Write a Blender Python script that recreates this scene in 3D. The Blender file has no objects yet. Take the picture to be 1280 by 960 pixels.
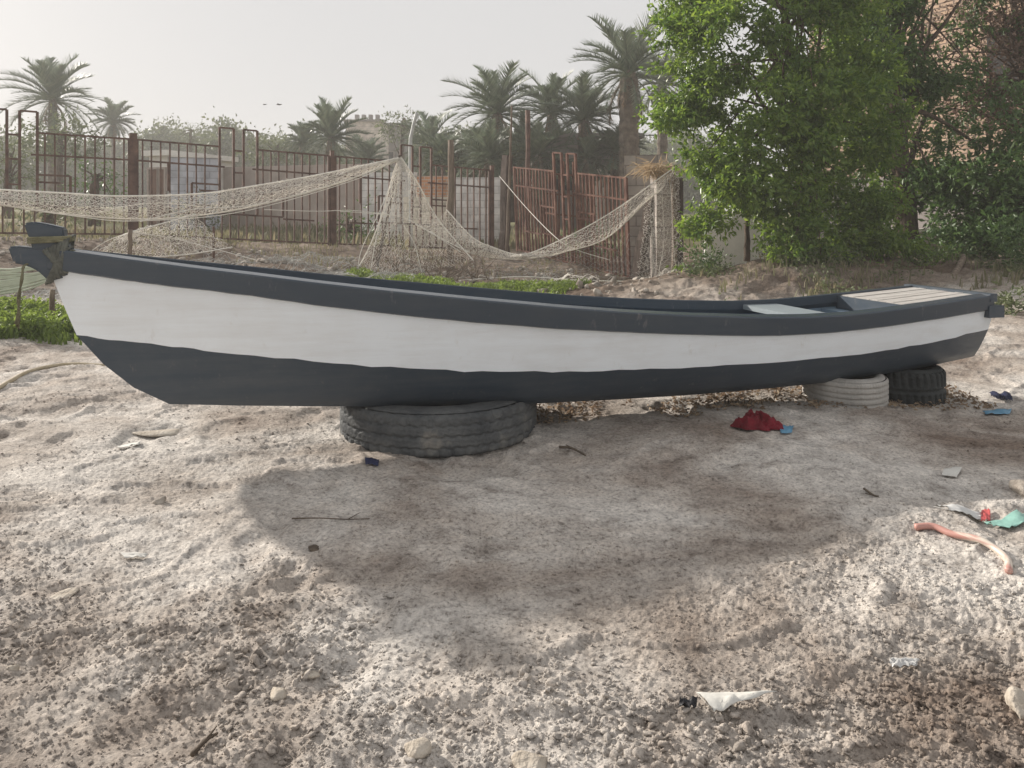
import bpy, math, random
import numpy as np
from mathutils import Vector
random.seed(7)
rng = np.random.default_rng(7)
S = bpy.context.scene
COL = S.collection
H = 1.18            # camera height
F, CX, HV = 985.0, 640.0, 265.0

def P(u, v, Y):     # point at distance Y seen in direction (u, v)
    return np.array([(u-CX)/F*Y, Y, H-(v-HV)*Y/F])
def zat(v, Y): return H-(v-HV)*Y/F

# ---------------------------------------------------------------- noise
def _hash(ix, iy, iz, seed):
    n = (ix.astype(np.int64)*374761393 + iy.astype(np.int64)*668265263 + iz.astype(np.int64)*2147483647 + seed*974711) & 0xffffffff
    n = ((n ^ (n >> 13))*1274126177) & 0xffffffff
    n = (n ^ (n >> 16))
    return (n & 0xffff)/65535.0
def vnoise(x, y, seed=0):
    ix, iy = np.floor(x), np.floor(y)
    fx, fy = x-ix, y-iy
    fx = fx*fx*fx*(fx*(fx*6-15)+10); fy = fy*fy*fy*(fy*(fy*6-15)+10)
    z = np.zeros_like(ix)
    a = _hash(ix, iy, z, seed); b = _hash(ix+1, iy, z, seed); c = _hash(ix, iy+1, z, seed); d = _hash(ix+1, iy+1, z, seed)
    return (a*(1-fx)+b*fx)*(1-fy)+(c*(1-fx)+d*fx)*fy
def fbm(x, y, oct=4, seed=0, gain=.5):
    t = 0; a = 1; s = 0
    for i in range(oct):
        t = t+a*vnoise(x*2.03**i+13.7*i, y*2.03**i-7.1*i, seed+i); s += a; a *= gain
    return t/s
def worley(x, y, seed=0):
    ix, iy = np.floor(x), np.floor(y)
    best = np.full(x.shape, 9.0); hid = np.zeros(x.shape)
    for dx in (-1, 0, 1):
        for dy in (-1, 0, 1):
            cx, cy = ix+dx, iy+dy
            z = np.zeros_like(cx)
            px = cx+_hash(cx, cy, z, seed); py = cy+_hash(cx, cy, z, seed+1)
            d = (px-x)**2+(py-y)**2
            m = d < best
            hid = np.where(m, _hash(cx, cy, z, seed+2), hid)
            best = np.where(m, d, best)
    return np.sqrt(best), hid
def sstep(a, b, x):
    t = np.clip((x-a)/(b-a), 0, 1); return t*t*(3-2*t)

# ---------------------------------------------------------------- scene helpers
ORG = {}
def setprops(o, label=None, cat=None, group=None, kind=None):
    if label: o['label'] = label
    if cat: o['category'] = cat
    if group: o['group'] = group
    if kind: o['kind'] = kind
    return o
def thing(name, label, cat, loc=(0, 0, 0), group=None):
    o = bpy.data.objects.new(name, None); COL.objects.link(o); o.location = tuple(map(float, loc)); o.empty_display_size = .1
    ORG[o] = np.array(loc, float)
    return setprops(o, label, cat, group)
def link_mesh(name, V, Fc, mat, parent=None, org=None, smooth=False, mi=None):
    V = np.asarray(V, float).reshape(-1, 3)
    base = ORG.get(parent, np.zeros(3))
    own = np.array(org, float) if org is not None else (base if parent is not None else np.zeros(3))
    me = bpy.data.meshes.new(name)
    if isinstance(Fc, np.ndarray):
        nf, k = Fc.shape
        me.vertices.add(len(V)); me.vertices.foreach_set('co', (V-own).ravel())
        me.loops.add(nf*k); me.loops.foreach_set('vertex_index', Fc.astype(np.int32).ravel())
        me.polygons.add(nf)
        me.polygons.foreach_set('loop_start', np.arange(0, nf*k, k, dtype=np.int32))
        me.polygons.foreach_set('loop_total', np.full(nf, k, dtype=np.int32))
        me.update(calc_edges=True)
    else:
        me.from_pydata((V-own).tolist(), [], Fc); me.update()
    mats = mat if isinstance(mat, (list, tuple)) else [mat]
    for m in mats: me.materials.append(m)
    if mi is not None: me.polygons.foreach_set('material_index', np.asarray(mi, np.int32))
    if smooth: me.polygons.foreach_set('use_smooth', np.ones(len(me.polygons), bool))
    o = bpy.data.objects.new(name, me); COL.objects.link(o)
    if parent is not None:
        o.parent = parent; o.location = tuple(own-base)
    else: o.location = tuple(own)
    ORG[o] = own
    return o
class MB:
    def __init__(s): s.V = []; s.F = []; s.M = []
    def add(s, V, Fc, m=0):
        b = len(s.V); s.V += [tuple(map(float, v)) for v in V]
        for f in Fc: s.F.append([i+b for i in f]); s.M.append(m)
    def box(s, c, size, rz=0, rx=0, ry=0, m=0, bev=0):
        hx, hy, hz = [q/2 for q in size]
        R = (mat_rot(rz, 'z') @ mat_rot(rx, 'x') @ mat_rot(ry, 'y'))
        V = [np.array(c)+R@np.array([x*hx, y*hy, z*hz]) for x in (-1, 1) for y in (-1, 1) for z in (-1, 1)]
        s.add(V, [(0, 1, 3, 2), (4, 6, 7, 5), (0, 4, 5, 1), (2, 3, 7, 6), (0, 2, 6, 4), (1, 5, 7, 3)], m)
    def bar(s, a, b, w, d=None, m=0, up=(0, 0, 1)):      # square bar from a to b
        a = np.array(a, float); b = np.array(b, float); d = d or w
        t = b-a; L = np.linalg.norm(t)
        if L < 1e-6: return
        t /= L; up = np.array(up, float)
        if abs(t@up) > .95: up = np.array([FN[0], FN[1], 0.]) if True else up
        sx = np.cross(t, up); sx /= np.linalg.norm(sx); sy = np.cross(sx, t)
        V = [p+sx*i*w/2+sy*j*d/2 for p in (a, b) for i, j in ((-1, -1), (1, -1), (1, 1), (-1, 1))]
        s.add(V, [(0, 3, 2, 1), (4, 5, 6, 7), (0, 1, 5, 4), (1, 2, 6, 5), (2, 3, 7, 6), (3, 0, 4, 7)], m)
    def tube(s, pts, r, n=6, m=0, cap=True):
        V, Fc = tube_geo(pts, r, n, cap); s.add(V, Fc, m)
    def build(s, name, mat, parent=None, org=None, smooth=False):
        return link_mesh(name, s.V, s.F, mat, parent, org, smooth, s.M if isinstance(mat, (list, tuple)) else None)
FN = (0.5, -.86)
def mat_rot(a, ax):
    c, s_ = math.cos(a), math.sin(a)
    return np.array({'z': [[c, -s_, 0], [s_, c, 0], [0, 0, 1]], 'x': [[1, 0, 0], [0, c, -s_], [0, s_, c]], 'y': [[c, 0, s_], [0, 1, 0], [-s_, 0, c]]}[ax])
def tube_geo(pts, r, n=6, cap=True):
    pts = np.asarray(pts, float); k = len(pts)
    r = np.full(k, r) if np.isscalar(r) else np.asarray(r, float)
    T = np.gradient(pts, axis=0); T /= (np.linalg.norm(T, axis=1)[:, None]+1e-9)
    ref = np.array([0, 0, 1.]) if abs(T[0][2]) < .9 else np.array([1., 0, 0])
    V = []; u = np.cross(T[0], ref); u /= np.linalg.norm(u)
    for i in range(k):
        u = u-T[i]*(u@T[i]); u /= (np.linalg.norm(u)+1e-9); w = np.cross(T[i], u)
        for j in range(n):
            a = 2*math.pi*j/n
            V.append(pts[i]+r[i]*(math.cos(a)*u+math.sin(a)*w))
    Fc = []
    for i in range(k-1):
        for j in range(n):
            Fc.append((i*n+j, i*n+(j+1) % n, (i+1)*n+(j+1) % n, (i+1)*n+j))
    if cap: Fc += [tuple(range(n))[::-1], tuple(range((k-1)*n, k*n))]
    return V, Fc
def smooth_path(pts, n):       # Catmull-Rom
    p = np.asarray(pts, float); p = np.vstack([2*p[0]-p[1], p, 2*p[-1]-p[-2]])
    m = len(p)-3; out = []
    for q in np.linspace(0, m-1e-6, n):
        i = int(q); t = q-i; a, b, c, d = p[i:i+4]
        out.append(.5*((2*b)+(-a+c)*t+(2*a-5*b+4*c-d)*t*t+(-a+3*b-3*c+d)*t**3))
    return np.array(out)

# ---------------------------------------------------------------- materials
def nodes(name):
    m = bpy.data.materials.new(name); m.use_nodes = True
    nt = m.node_tree; b = nt.nodes['Principled BSDF']
    return m, nt, b
def N(nt, t, **kw):
    n = nt.nodes.new(t)
    for k, v in kw.items():
        if hasattr(n, k): setattr(n, k, v)
        else: n.inputs[k].default_value = v
    return n
def rgb(c): return (c[0], c[1], c[2], 1)
def noise_mat(name, c1, c2, scale=4, rough=.8, bump=.3, bscale=40, c3=None, stretch=None, spec=.3, detail=6, bdist=.02, coords='Object', metal=0, lo=.35, hi=.65):
    m, nt, b = nodes(name); L = nt.links.new
    tc = N(nt, 'ShaderNodeTexCoord'); co = tc.outputs[coords]
    if stretch:
        mp = N(nt, 'ShaderNodeMapping'); mp.inputs['Scale'].default_value = stretch; L(co, mp.inputs[0]); co = mp.outputs[0]
    n1 = N(nt, 'ShaderNodeTexNoise'); n1.inputs['Scale'].default_value = scale; n1.inputs['Detail'].default_value = detail; n1.inputs['Roughness'].default_value = .62
    L(co, n1.inputs['Vector'])
    cr = N(nt, 'ShaderNodeValToRGB'); e = cr.color_ramp.elements
    e[0].position = lo; e[0].color = rgb(c1); e[1].position = hi; e[1].color = rgb(c2)
    if c3 is not None:
        x = e.new(min(.98, hi+.12)); x.color = rgb(c3)
    L(n1.outputs['Fac'], cr.inputs[0]); L(cr.outputs[0], b.inputs['Base Color'])
    b.inputs['Roughness'].default_value = rough; b.inputs['Specular IOR Level'].default_value = spec; b.inputs['Metallic'].default_value = metal
    if bump:
        n2 = N(nt, 'ShaderNodeTexNoise'); n2.inputs['Scale'].default_value = bscale; n2.inputs['Detail'].default_value = 5
        L(co, n2.inputs['Vector'])
        bp = N(nt, 'ShaderNodeBump'); bp.inputs['Strength'].default_value = bump; bp.inputs['Distance'].default_value = bdist
        L(n2.outputs['Fac'], bp.inputs['Height']); L(bp.outputs[0], b.inputs['Normal'])
    return m
def leaf_mat(name, c1, c2, trans=.35, rough=.45, scale=1.5, spec=.4):
    m, nt, b = nodes(name); L = nt.links.new
    gi = N(nt, 'ShaderNodeNewGeometry')
    tc = N(nt, 'ShaderNodeTexCoord')
    n1 = N(nt, 'ShaderNodeTexNoise'); n1.inputs['Scale'].default_value = scale; n1.inputs['Detail'].default_value = 2
    L(tc.outputs['Object'], n1.inputs['Vector'])
    ad = N(nt, 'ShaderNodeMath', operation='ADD'); mu = N(nt, 'ShaderNodeMath', operation='MULTIPLY'); mu.inputs[1].default_value = .5
    L(n1.outputs['Fac'], ad.inputs[0]); L(gi.outputs['Random Per Island'], ad.inputs[1]); L(ad.outputs[0], mu.inputs[0])
    cr = N(nt, 'ShaderNodeValToRGB'); e = cr.color_ramp.elements
    e[0].position = .2; e[0].color = rgb(c1); e[1].position = .8; e[1].color = rgb(c2)
    L(mu.outputs[0], cr.inputs[0]); L(cr.outputs[0], b.inputs['Base Color'])
    b.inputs['Roughness'].default_value = rough; b.inputs['Specular IOR Level'].default_value = spec
    if trans:
        tr = N(nt, 'ShaderNodeBsdfTranslucent'); L(cr.outputs[0], tr.inputs['Color'])
        br = N(nt, 'ShaderNodeHueSaturation'); br.inputs['Value'].default_value = 1.5; br.inputs['Saturation'].default_value = 1.1; br.inputs['Hue'].default_value = .485
        L(cr.outputs[0], br.inputs['Color']); L(br.outputs[0], tr.inputs['Color'])
        mx = N(nt, 'ShaderNodeMixShader'); mx.inputs[0].default_value = trans
        L(b.outputs[0], mx.inputs[1]); L(tr.outputs[0], mx.inputs[2])
        L(mx.outputs[0], nt.nodes['Material Output'].inputs['Surface'])
    return m
def block_mat(name, c1, c2, mortar, bw=.4, bh=.2, rot=0, bump=.5, msize=.012):
    m, nt, b = nodes(name); L = nt.links.new
    tc = N(nt, 'ShaderNodeTexCoord'); 
    # wall coordinate: run along the wall (x+y mixed by rot) and z up
    sx = N(nt, 'ShaderNodeSeparateXYZ'); L(tc.outputs['Object'], sx.inputs[0])
    a = N(nt, 'ShaderNodeMath', operation='MULTIPLY'); a.inputs[1].default_value = math.cos(rot); L(sx.outputs[0], a.inputs[0])
    c = N(nt, 'ShaderNodeMath', operation='MULTIPLY'); c.inputs[1].default_value = math.sin(rot); L(sx.outputs[1], c.inputs[0])
    d = N(nt, 'ShaderNodeMath', operation='ADD'); L(a.outputs[0], d.inputs[0]); L(c.outputs[0], d.inputs[1])
    cb = N(nt, 'ShaderNodeCombineXYZ'); L(d.outputs[0], cb.inputs[0]); L(sx.outputs[2], cb.inputs[1])
    br = N(nt, 'ShaderNodeTexBrick'); br.inputs['Scale'].default_value = 1; br.inputs['Brick Width'].default_value = bw; br.inputs['Row Height'].default_value = bh
    br.inputs['Mortar Size'].default_value = msize; br.inputs['Color1'].default_value = rgb(c1); br.inputs['Color2'].default_value = rgb(c2); br.inputs['Mortar'].default_value = rgb(mortar)
    L(cb.outputs[0], br.inputs['Vector'])
    n1 = N(nt, 'ShaderNodeTexNoise'); n1.inputs['Scale'].default_value = 2.5; n1.inputs['Detail'].default_value = 8; L(tc.outputs['Object'], n1.inputs['Vector'])
    mr = N(nt, 'ShaderNodeMapRange'); mr.inputs[1].default_value = .3; mr.inputs[2].default_value = .7; mr.inputs[3].default_value = .6; mr.inputs[4].default_value = 1.2
    L(n1.outputs['Fac'], mr.inputs[0])
    mx = N(nt, 'ShaderNodeMix', data_type='RGBA', blend_type='MULTIPLY'); mx.inputs[0].default_value = 1
    L(br.outputs['Color'], mx.inputs[6]); L(mr.outputs[0], mx.inputs[7]); L(mx.outputs[2], b.inputs['Base Color'])
    b.inputs['Roughness'].default_value = .9
    bp = N(nt, 'ShaderNodeBump', invert=True); bp.inputs['Strength'].default_value = bump; bp.inputs['Distance'].default_value = .01
    L(br.outputs['Fac'], bp.inputs['Height']); L(bp.outputs[0], b.inputs['Normal'])
    return m
def flat_mat(name, c, rough=.7, spec=.3):
    return noise_mat(name, [q*.85 for q in c], [min(1, q*1.1) for q in c], 8, rough, .15, 60, spec=spec)

# ground: dirt with pale dry crust, darker damp patches and grit
def ground_mat():
    m, nt, b = nodes('dry_dirt'); L = nt.links.new
    tc = N(nt, 'ShaderNodeTexCoord'); co = tc.outputs['Object']
    def nz(sc, det=8, ro=.6, dist=0):
        n = N(nt, 'ShaderNodeTexNoise'); n.inputs['Scale'].default_value = sc; n.inputs['Detail'].default_value = det; n.inputs['Roughness'].default_value = ro; n.inputs['Distortion'].default_value = dist
        L(co, n.inputs['Vector']); return n
    def ramp(src, pts):
        cr = N(nt, 'ShaderNodeValToRGB'); e = cr.color_ramp.elements
        e[0].position, e[0].color = pts[0][0], rgb(pts[0][1]); e[1].position, e[1].color = pts[-1][0], rgb(pts[-1][1])
        for p, c in pts[1:-1]: x = e.new(p); x.color = rgb(c)
        L(src, cr.inputs[0]); return cr
    big = ramp(nz(.9, 6, .6, .4).outputs['Fac'], [(.33, (.21, .165, .135)), (.45, (.39, .345, .305)), (.58, (.58, .545, .505)), (.72, (.51, .485, .455))])
    mid = ramp(nz(7, 10, .72).outputs['Fac'], [(.32, (.4, .37, .35)), (.47, (.93, .93, .93)), (.66, (1.3, 1.29, 1.27))])
    fine = ramp(nz(60, 6, .75).outputs['Fac'], [(.34, (.38, .36, .35)), (.48, (1, 1, 1)), (.64, (1.4, 1.39, 1.37))])
    m1 = N(nt, 'ShaderNodeMix', data_type='RGBA', blend_type='MULTIPLY'); m1.inputs[0].default_value = .75
    L(big.outputs[0], m1.inputs[6]); L(mid.outputs[0], m1.inputs[7])
    m2 = N(nt, 'ShaderNodeMix', data_type='RGBA', blend_type='MULTIPLY'); m2.inputs[0].default_value = .8
    L(m1.outputs[2], m2.inputs[6]); L(fine.outputs[0], m2.inputs[7])
    # green-brown vegetation tint far away beyond the fence
    sp = N(nt, 'ShaderNodeSeparateXYZ'); L(co, sp.inputs[0])
    mr = N(nt, 'ShaderNodeMapRange'); mr.inputs[1].default_value = 19; mr.inputs[2].default_value = 24; L(sp.outputs[1], mr.inputs[0])
    g = ramp(nz(.5, 5).outputs['Fac'], [(.35, (.15, .16, .07)), (.65, (.26, .22, .13))])
    m3 = N(nt, 'ShaderNodeMix', data_type='RGBA'); L(mr.outputs[0], m3.inputs[0]); L(m2.outputs[2], m3.inputs[6]); L(g.outputs[0], m3.inputs[7])
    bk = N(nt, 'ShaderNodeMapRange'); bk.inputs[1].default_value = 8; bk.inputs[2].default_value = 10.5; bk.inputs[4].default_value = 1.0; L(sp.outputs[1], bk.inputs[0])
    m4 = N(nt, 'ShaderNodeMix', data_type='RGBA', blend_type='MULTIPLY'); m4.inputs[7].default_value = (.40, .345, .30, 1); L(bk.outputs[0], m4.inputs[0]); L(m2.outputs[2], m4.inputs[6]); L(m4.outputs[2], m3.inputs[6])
    L(m3.outputs[2], b.inputs['Base Color'])
    b.inputs['Roughness'].default_value = .95; b.inputs['Specular IOR Level'].default_value = .15
    bp = N(nt, 'ShaderNodeBump'); bp.inputs['Strength'].default_value = .7; bp.inputs['Distance'].default_value = .02
    L(nz(45, 8, .7).outputs['Fac'], bp.inputs['Height'])
    bp2 = N(nt, 'ShaderNodeBump'); bp2.inputs['Strength'].default_value = .5; bp2.inputs['Distance'].default_value = .006
    L(nz(190, 4, .7).outputs['Fac'], bp2.inputs['Height']); L(bp.outputs[0], bp2.inputs['Normal']); L(bp2.outputs[0], b.inputs['Normal'])
    return m
M = {}
M['ground'] = ground_mat()
M['clod'] = noise_mat('dirt_clod', (.26, .225, .19), (.46, .42, .37), 9, .95, .6, 60, spec=.1)
M['stone'] = noise_mat('pale_stone', (.36, .31, .25), (.55, .5, .43), 14, .9, .5, 70)
M['white_paint'] = None
def paint_mat(name, c, dirt, rough, scuff=(.3, .28, .26)):
    m, nt, b = nodes(name); L = nt.links.new
    tc = N(nt, 'ShaderNodeTexCoord'); mp = N(nt, 'ShaderNodeMapping'); mp.inputs['Rotation'].default_value = (0, 0, -.29); mp.inputs['Scale'].default_value = (.6, 4, 9)
    L(tc.outputs['Object'], mp.inputs[0])
    n1 = N(nt, 'ShaderNodeTexNoise'); n1.inputs['Scale'].default_value = 2.2; n1.inputs['Detail'].default_value = 9; n1.inputs['Roughness'].default_value = .68; L(mp.outputs[0], n1.inputs['Vector'])
    n3 = N(nt, 'ShaderNodeTexNoise'); n3.inputs['Scale'].default_value = 1.6; n3.inputs['Detail'].default_value = 7; n3.inputs['Roughness'].default_value = .7; L(tc.outputs['Object'], n3.inputs['Vector'])
    cr = N(nt, 'ShaderNodeValToRGB'); e = cr.color_ramp.elements; e[0].position = .25; e[0].color = rgb(dirt); e[1].position = .55; e[1].color = rgb(c)
    ad = N(nt, 'ShaderNodeMath', operation='ADD'); mu = N(nt, 'ShaderNodeMath', operation='MULTIPLY'); mu.inputs[1].default_value = .5
    L(n1.outputs['Fac'], ad.inputs[0]); L(n3.outputs['Fac'], ad.inputs[1]); L(ad.outputs[0], mu.inputs[0]); L(mu.outputs[0], cr.inputs[0])
    mp2 = N(nt, 'ShaderNodeMapping'); mp2.inputs['Rotation'].default_value = (0, 0, -.29); mp2.inputs['Scale'].default_value = (3, 3, 1.1); L(tc.outputs['Object'], mp2.inputs[0])
    n4 = N(nt, 'ShaderNodeTexNoise'); n4.inputs['Scale'].default_value = 5; n4.inputs['Detail'].default_value = 10; n4.inputs['Roughness'].default_value = .75; L(mp2.outputs[0], n4.inputs['Vector'])
    sr = N(nt, 'ShaderNodeMapRange'); sr.inputs[1].default_value = .60; sr.inputs[2].default_value = .74; sr.inputs[4].default_value = .45; L(n4.outputs['Fac'], sr.inputs[0])
    sm = N(nt, 'ShaderNodeMix', data_type='RGBA'); sm.inputs[7].default_value = rgb(scuff); L(sr.outputs[0], sm.inputs[0]); L(cr.outputs[0], sm.inputs[6])
    L(sm.outputs[2], b.inputs['Base Color']); b.inputs['Roughness'].default_value = rough; b.inputs['Specular IOR Level'].default_value = .35
    bp = N(nt, 'ShaderNodeBump'); bp.inputs['Strength'].default_value = .35; bp.inputs['Distance'].default_value = .006; L(n1.outputs['Fac'], bp.inputs['Height']); L(bp.outputs[0], b.inputs['Normal'])
    return m
M['white_paint'] = paint_mat('white_boat_paint', (.83, .88, .92), (.70, .715, .72), .5, (.5, .47, .42))
M['grey_paint'] = paint_mat('dark_grey_boat_paint', (.05, .068, .09), (.10, .112, .125), .36)
M['rail_paint'] = paint_mat('dark_grey_rail_paint', (.05, .066, .086), (.072, .084, .098), .24)
M['inner_paint'] = paint_mat('blue_grey_inner_paint', (.14, .205, .27), (.18, .23, .28), .45)
M['thwart_paint'] = paint_mat('light_blue_grey_paint', (.25, .29, .31), (.20, .225, .235), .5)
M['deck'] = noise_mat('bleached_deck_wood', (.36, .335, .31), (.54, .52, .49), 3, .7, .4, 18, stretch=(1, 14, 14))
M['rubber'] = noise_mat('dusty_rubber', (.06, .065, .07), (.125, .13, .13), 6, .8, .3, 70, hi=.58, c3=(.22, .21, .19), spec=.25)
M['pale_rubber'] = noise_mat('sun_bleached_rubber', (.30, .29, .27), (.48, .46, .43), 5, .85, .4, 60)
M['dark_rubber'] = noise_mat('dark_rubber', (.02, .024, .026), (.05, .055, .055), 6, .75, .4, 60)
M['old_metal'] = noise_mat('dark_weathered_metal', (.085, .05, .04), (.18, .11, .085), 5, .8, .3, 60, c3=(.27, .15, .1), metal=.15)
M['rust'] = noise_mat('rusty_metal', (.11, .05, .038), (.23, .125, .09), 4, .85, .4, 60, c3=(.38, .29, .23), metal=.1)
M['wood'] = noise_mat('weathered_timber', (.13, .095, .07), (.27, .22, .175), 4, .9, .6, 30, stretch=(6, 6, 1))
M['dark_wood'] = noise_mat('dark_timber', (.06, .045, .038), (.15, .115, .095), 4, .9, .6, 30, stretch=(6, 6, 1))
M['net'] = flat_mat('nylon_net', (.84, .8, .73), .6)
M['net_rope'] = flat_mat('pale_net_rope', (.82, .79, .72), .7)
M['grey_net'] = flat_mat('grey_net', (.42, .42, .40), .7)
M['green_net'] = flat_mat('pale_green_net', (.5, .55, .43), .7)
M['bark'] = noise_mat('bark', (.05, .036, .026), (.14, .10, .075), 7, .95, .8, 30, stretch=(3, 3, .7))
M['palm_bark'] = noise_mat('palm_bark', (.09, .07, .055), (.2, .165, .13), 6, .95, .8, 20)
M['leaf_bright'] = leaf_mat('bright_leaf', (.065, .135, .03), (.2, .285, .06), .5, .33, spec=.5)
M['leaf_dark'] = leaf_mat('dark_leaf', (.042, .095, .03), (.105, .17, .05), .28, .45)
M['leaf_dry'] = leaf_mat('dry_leaf', (.09, .06, .045), (.19, .135, .1), .3, .8)
M['leaf_olive'] = leaf_mat('olive_leaf', (.07, .095, .045), (.14, .165, .08), .25, .6)
M['litter'] = leaf_mat('leaf_litter', (.17, .12, .08), (.36, .28, .19), .2, .8, 6)
M['palm_leaf'] = leaf_mat('palm_frond', (.10, .14, .098), (.2, .23, .16), .2, .45)  # paler, bluish frond colour carries part of the distance haze the thin air lacks
M['palm_dead'] = leaf_mat('dead_frond', (.17, .12, .075), (.3, .23, .15), .2, .8)
M['grass'] = leaf_mat('grass_blade', (.10, .155, .035), (.2, .27, .075), .45, .55, 3)
M['grass_dry'] = leaf_mat('dry_grass_blade', (.13, .14, .075), (.24, .215, .135), .35, .7, 3)
M['straw'] = leaf_mat('straw', (.33, .25, .15), (.55, .45, .3), .3, .8)
M['grey_block'] = block_mat('grey_concrete_block', (.33, .29, .26), (.4, .36, .32), (.24, .21, .19), .4, .2)
M['white_block'] = block_mat('whitewashed_block', (.72, .71, .69), (.78, .77, .74), (.55, .54, .52), .4, .2)
M['blue_block'] = block_mat('bluish_block', (.48, .5, .56), (.55, .57, .62), (.36, .37, .41), .4, .2)
M['cream_block'] = block_mat('cream_block', (.62, .57, .47), (.7, .66, .56), (.45, .41, .34), .5, .22)
M['orange_brick'] = block_mat('orange_brick', (.5, .23, .12), (.58, .3, .17), (.5, .42, .34), .25, .09)
M['tan_brick'] = block_mat('tan_brick', (.42, .29, .2), (.52, .38, .28), (.17, .125, .095), .26, .095, rot=1.25, msize=.014, bump=.8)
M['tan_plaster'] = noise_mat('tan_plaster', (.35, .29, .25), (.46, .4, .36), 2, .95, .3, 30)
M['far_block'] = block_mat('beige_block', (.6, .52, .47), (.7, .62, .56), (.42, .36, .32), .6, .3)
M['grey_plaster'] = noise_mat('grey_plaster', (.2, .18, .17), (.31, .28, .27), 1.5, .95, .3, 30)
M['pale_plaster'] = noise_mat('pale_plaster', (.64, .62, .58), (.8, .78, .73), 2, .95, .3, 30)
M['dark_hole'] = flat_mat('dark_opening', (.03, .028, .028), .9)
M['door_brown'] = flat_mat('brown_door', (.2, .12, .09), .7)
M['red_cloth'] = noise_mat('red_cloth', (.10, .006, .012), (.2, .014, .026), 12, .85, .5, 80)
M['hose'] = None
M['paper'] = noise_mat('pale_paper', (.5, .49, .46), (.62, .61, .57), 6, .8, .3, 20)
M['teal'] = flat_mat('teal_plastic', (.24, .43, .38), .4)
M['blue'] = flat_mat('blue_plastic', (.12, .28, .42), .4)
M['black_plastic'] = flat_mat('black_plastic', (.025, .025, .028), .5)
M['red_plastic'] = flat_mat('red_plastic', (.5, .1, .1), .5)
M['white_plastic'] = flat_mat('white_plastic', (.58, .58, .57), .5)
M['navy'] = flat_mat('navy_packet', (.03, .035, .08), .5)
M['rope'] = noise_mat('olive_cord', (.09, .085, .05), (.2, .19, .12), 20, .9, .6, 120)
M['rope_dark'] = noise_mat('dark_cord', (.075, .08, .072), (.17, .175, .15), 20, .9, .6, 120)
M['rope_yellow'] = noise_mat('yellowish_cord', (.15, .145, .09), (.27, .26, .165), 20, .9, .6, 120)
M['old_rope'] = noise_mat('tan_hose', (.36, .3, .2), (.5, .43, .32), 10, .8, .3, 60)
M['twig'] = noise_mat('twig', (.06, .045, .035), (.15, .12, .09), 10, .95, .5, 60)
m, nt, b = nodes('faded_red_hose')
tc = N(nt, 'ShaderNodeTexCoord'); sp = N(nt, 'ShaderNodeSeparateXYZ'); nt.links.new(tc.outputs['Generated'], sp.inputs[0])
nn = N(nt, 'ShaderNodeTexNoise'); nn.inputs['Scale'].default_value = 5; nt.links.new(tc.outputs['Generated'], nn.inputs['Vector'])
ad = N(nt, 'ShaderNodeMath', operation='ADD'); nt.links.new(sp.outputs[0], ad.inputs[0]); nt.links.new(nn.outputs['Fac'], ad.inputs[1])
cr = N(nt, 'ShaderNodeValToRGB'); e = cr.color_ramp.elements; e[0].position = .75; e[0].color = (.5, .26, .22, 1); e[1].position = 1.0; e[1].color = (.7, .63, .54, 1)
mr_ = N(nt, 'ShaderNodeMath', operation='MULTIPLY'); mr_.inputs[1].default_value = .72; nt.links.new(ad.outputs[0], mr_.inputs[0]); nt.links.new(mr_.outputs[0], cr.inputs[0])
nt.links.new(cr.outputs[0], b.inputs['Base Color']); b.inputs['Roughness'].default_value = .45
M['hose'] = m

# ---------------------------------------------------------------- ground
CP = np.array([(-6, 1, 0), (0, 1, 0), (6, 1, 0), (-3, 3, .01), (0, 3, 0), (3, 3, .01), (-4, 5, .02), (0, 5, 0), (-.4, 4.2, -.035), (2.2, 4.9, .0), (2.5, 5.0, -.03), (4.2, 5.6, .03), (-3, -5, 0), (3, -5, 0), (0, -12, 0), (-12, -3, 0), (12, -3, 0),
    (-3, 8, .06), (0, 8.5, .02), (-6, 9, .14), (-9, 8, .2), (-12, 9, .4), (-7.5, 15.3, .66), (-11, 13.4, .78), (-9, 12, .5), (-6.5, 12, .42), (-4, 12.5, .34), (-4, 17.4, .4), (-2.2, 15, .25), (-2, 11, .12), (-3.5, 10, .12), (0, 12.5, 0), (-.5, 19.5, .17), (0, 16, .05),
    (2.3, 15, -.18), (1.2, 13.5, -.08), (1, 17, .1), (2.6, 12.3, .0), (3.0, 11.2, .35), (3.6, 11, .55), (4.6, 11.4, .55), (5.6, 11.6, .5), (7, 11, .5), (9, 10.5, .5), (6.6, 9, .42), (4, 8.6, .1), (3, 8, .03), (5.2, 7.4, .17), (7.5, 7, .42), (5, 6.2, .04), (8, 15, .7), (5, 15, .45), (3.2, 15.5, .1),
    (-15, 25, .95), (-5, 25, .6), (3, 25, .4), (12, 25, .8), (-30, 50, 1.5), (0, 50, 1.2), (30, 50, 1.4), (-60, 100, 1.6), (0, 100, 1.6), (60, 100, 1.6), (0, 400, 1.6), (-300, 300, 1.6), (300, 300, 1.6)], float)
def gbase(x, y):
    x = np.asarray(x, float); y = np.asarray(y, float)
    num = np.zeros_like(x); den = np.zeros_like(x)
    for cx, cy, cz in CP:
        d2 = (x-cx)**2+(y-cy)**2+.35
        w = d2**-1.9
        num += w*cz; den += w
    return num/den
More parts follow.
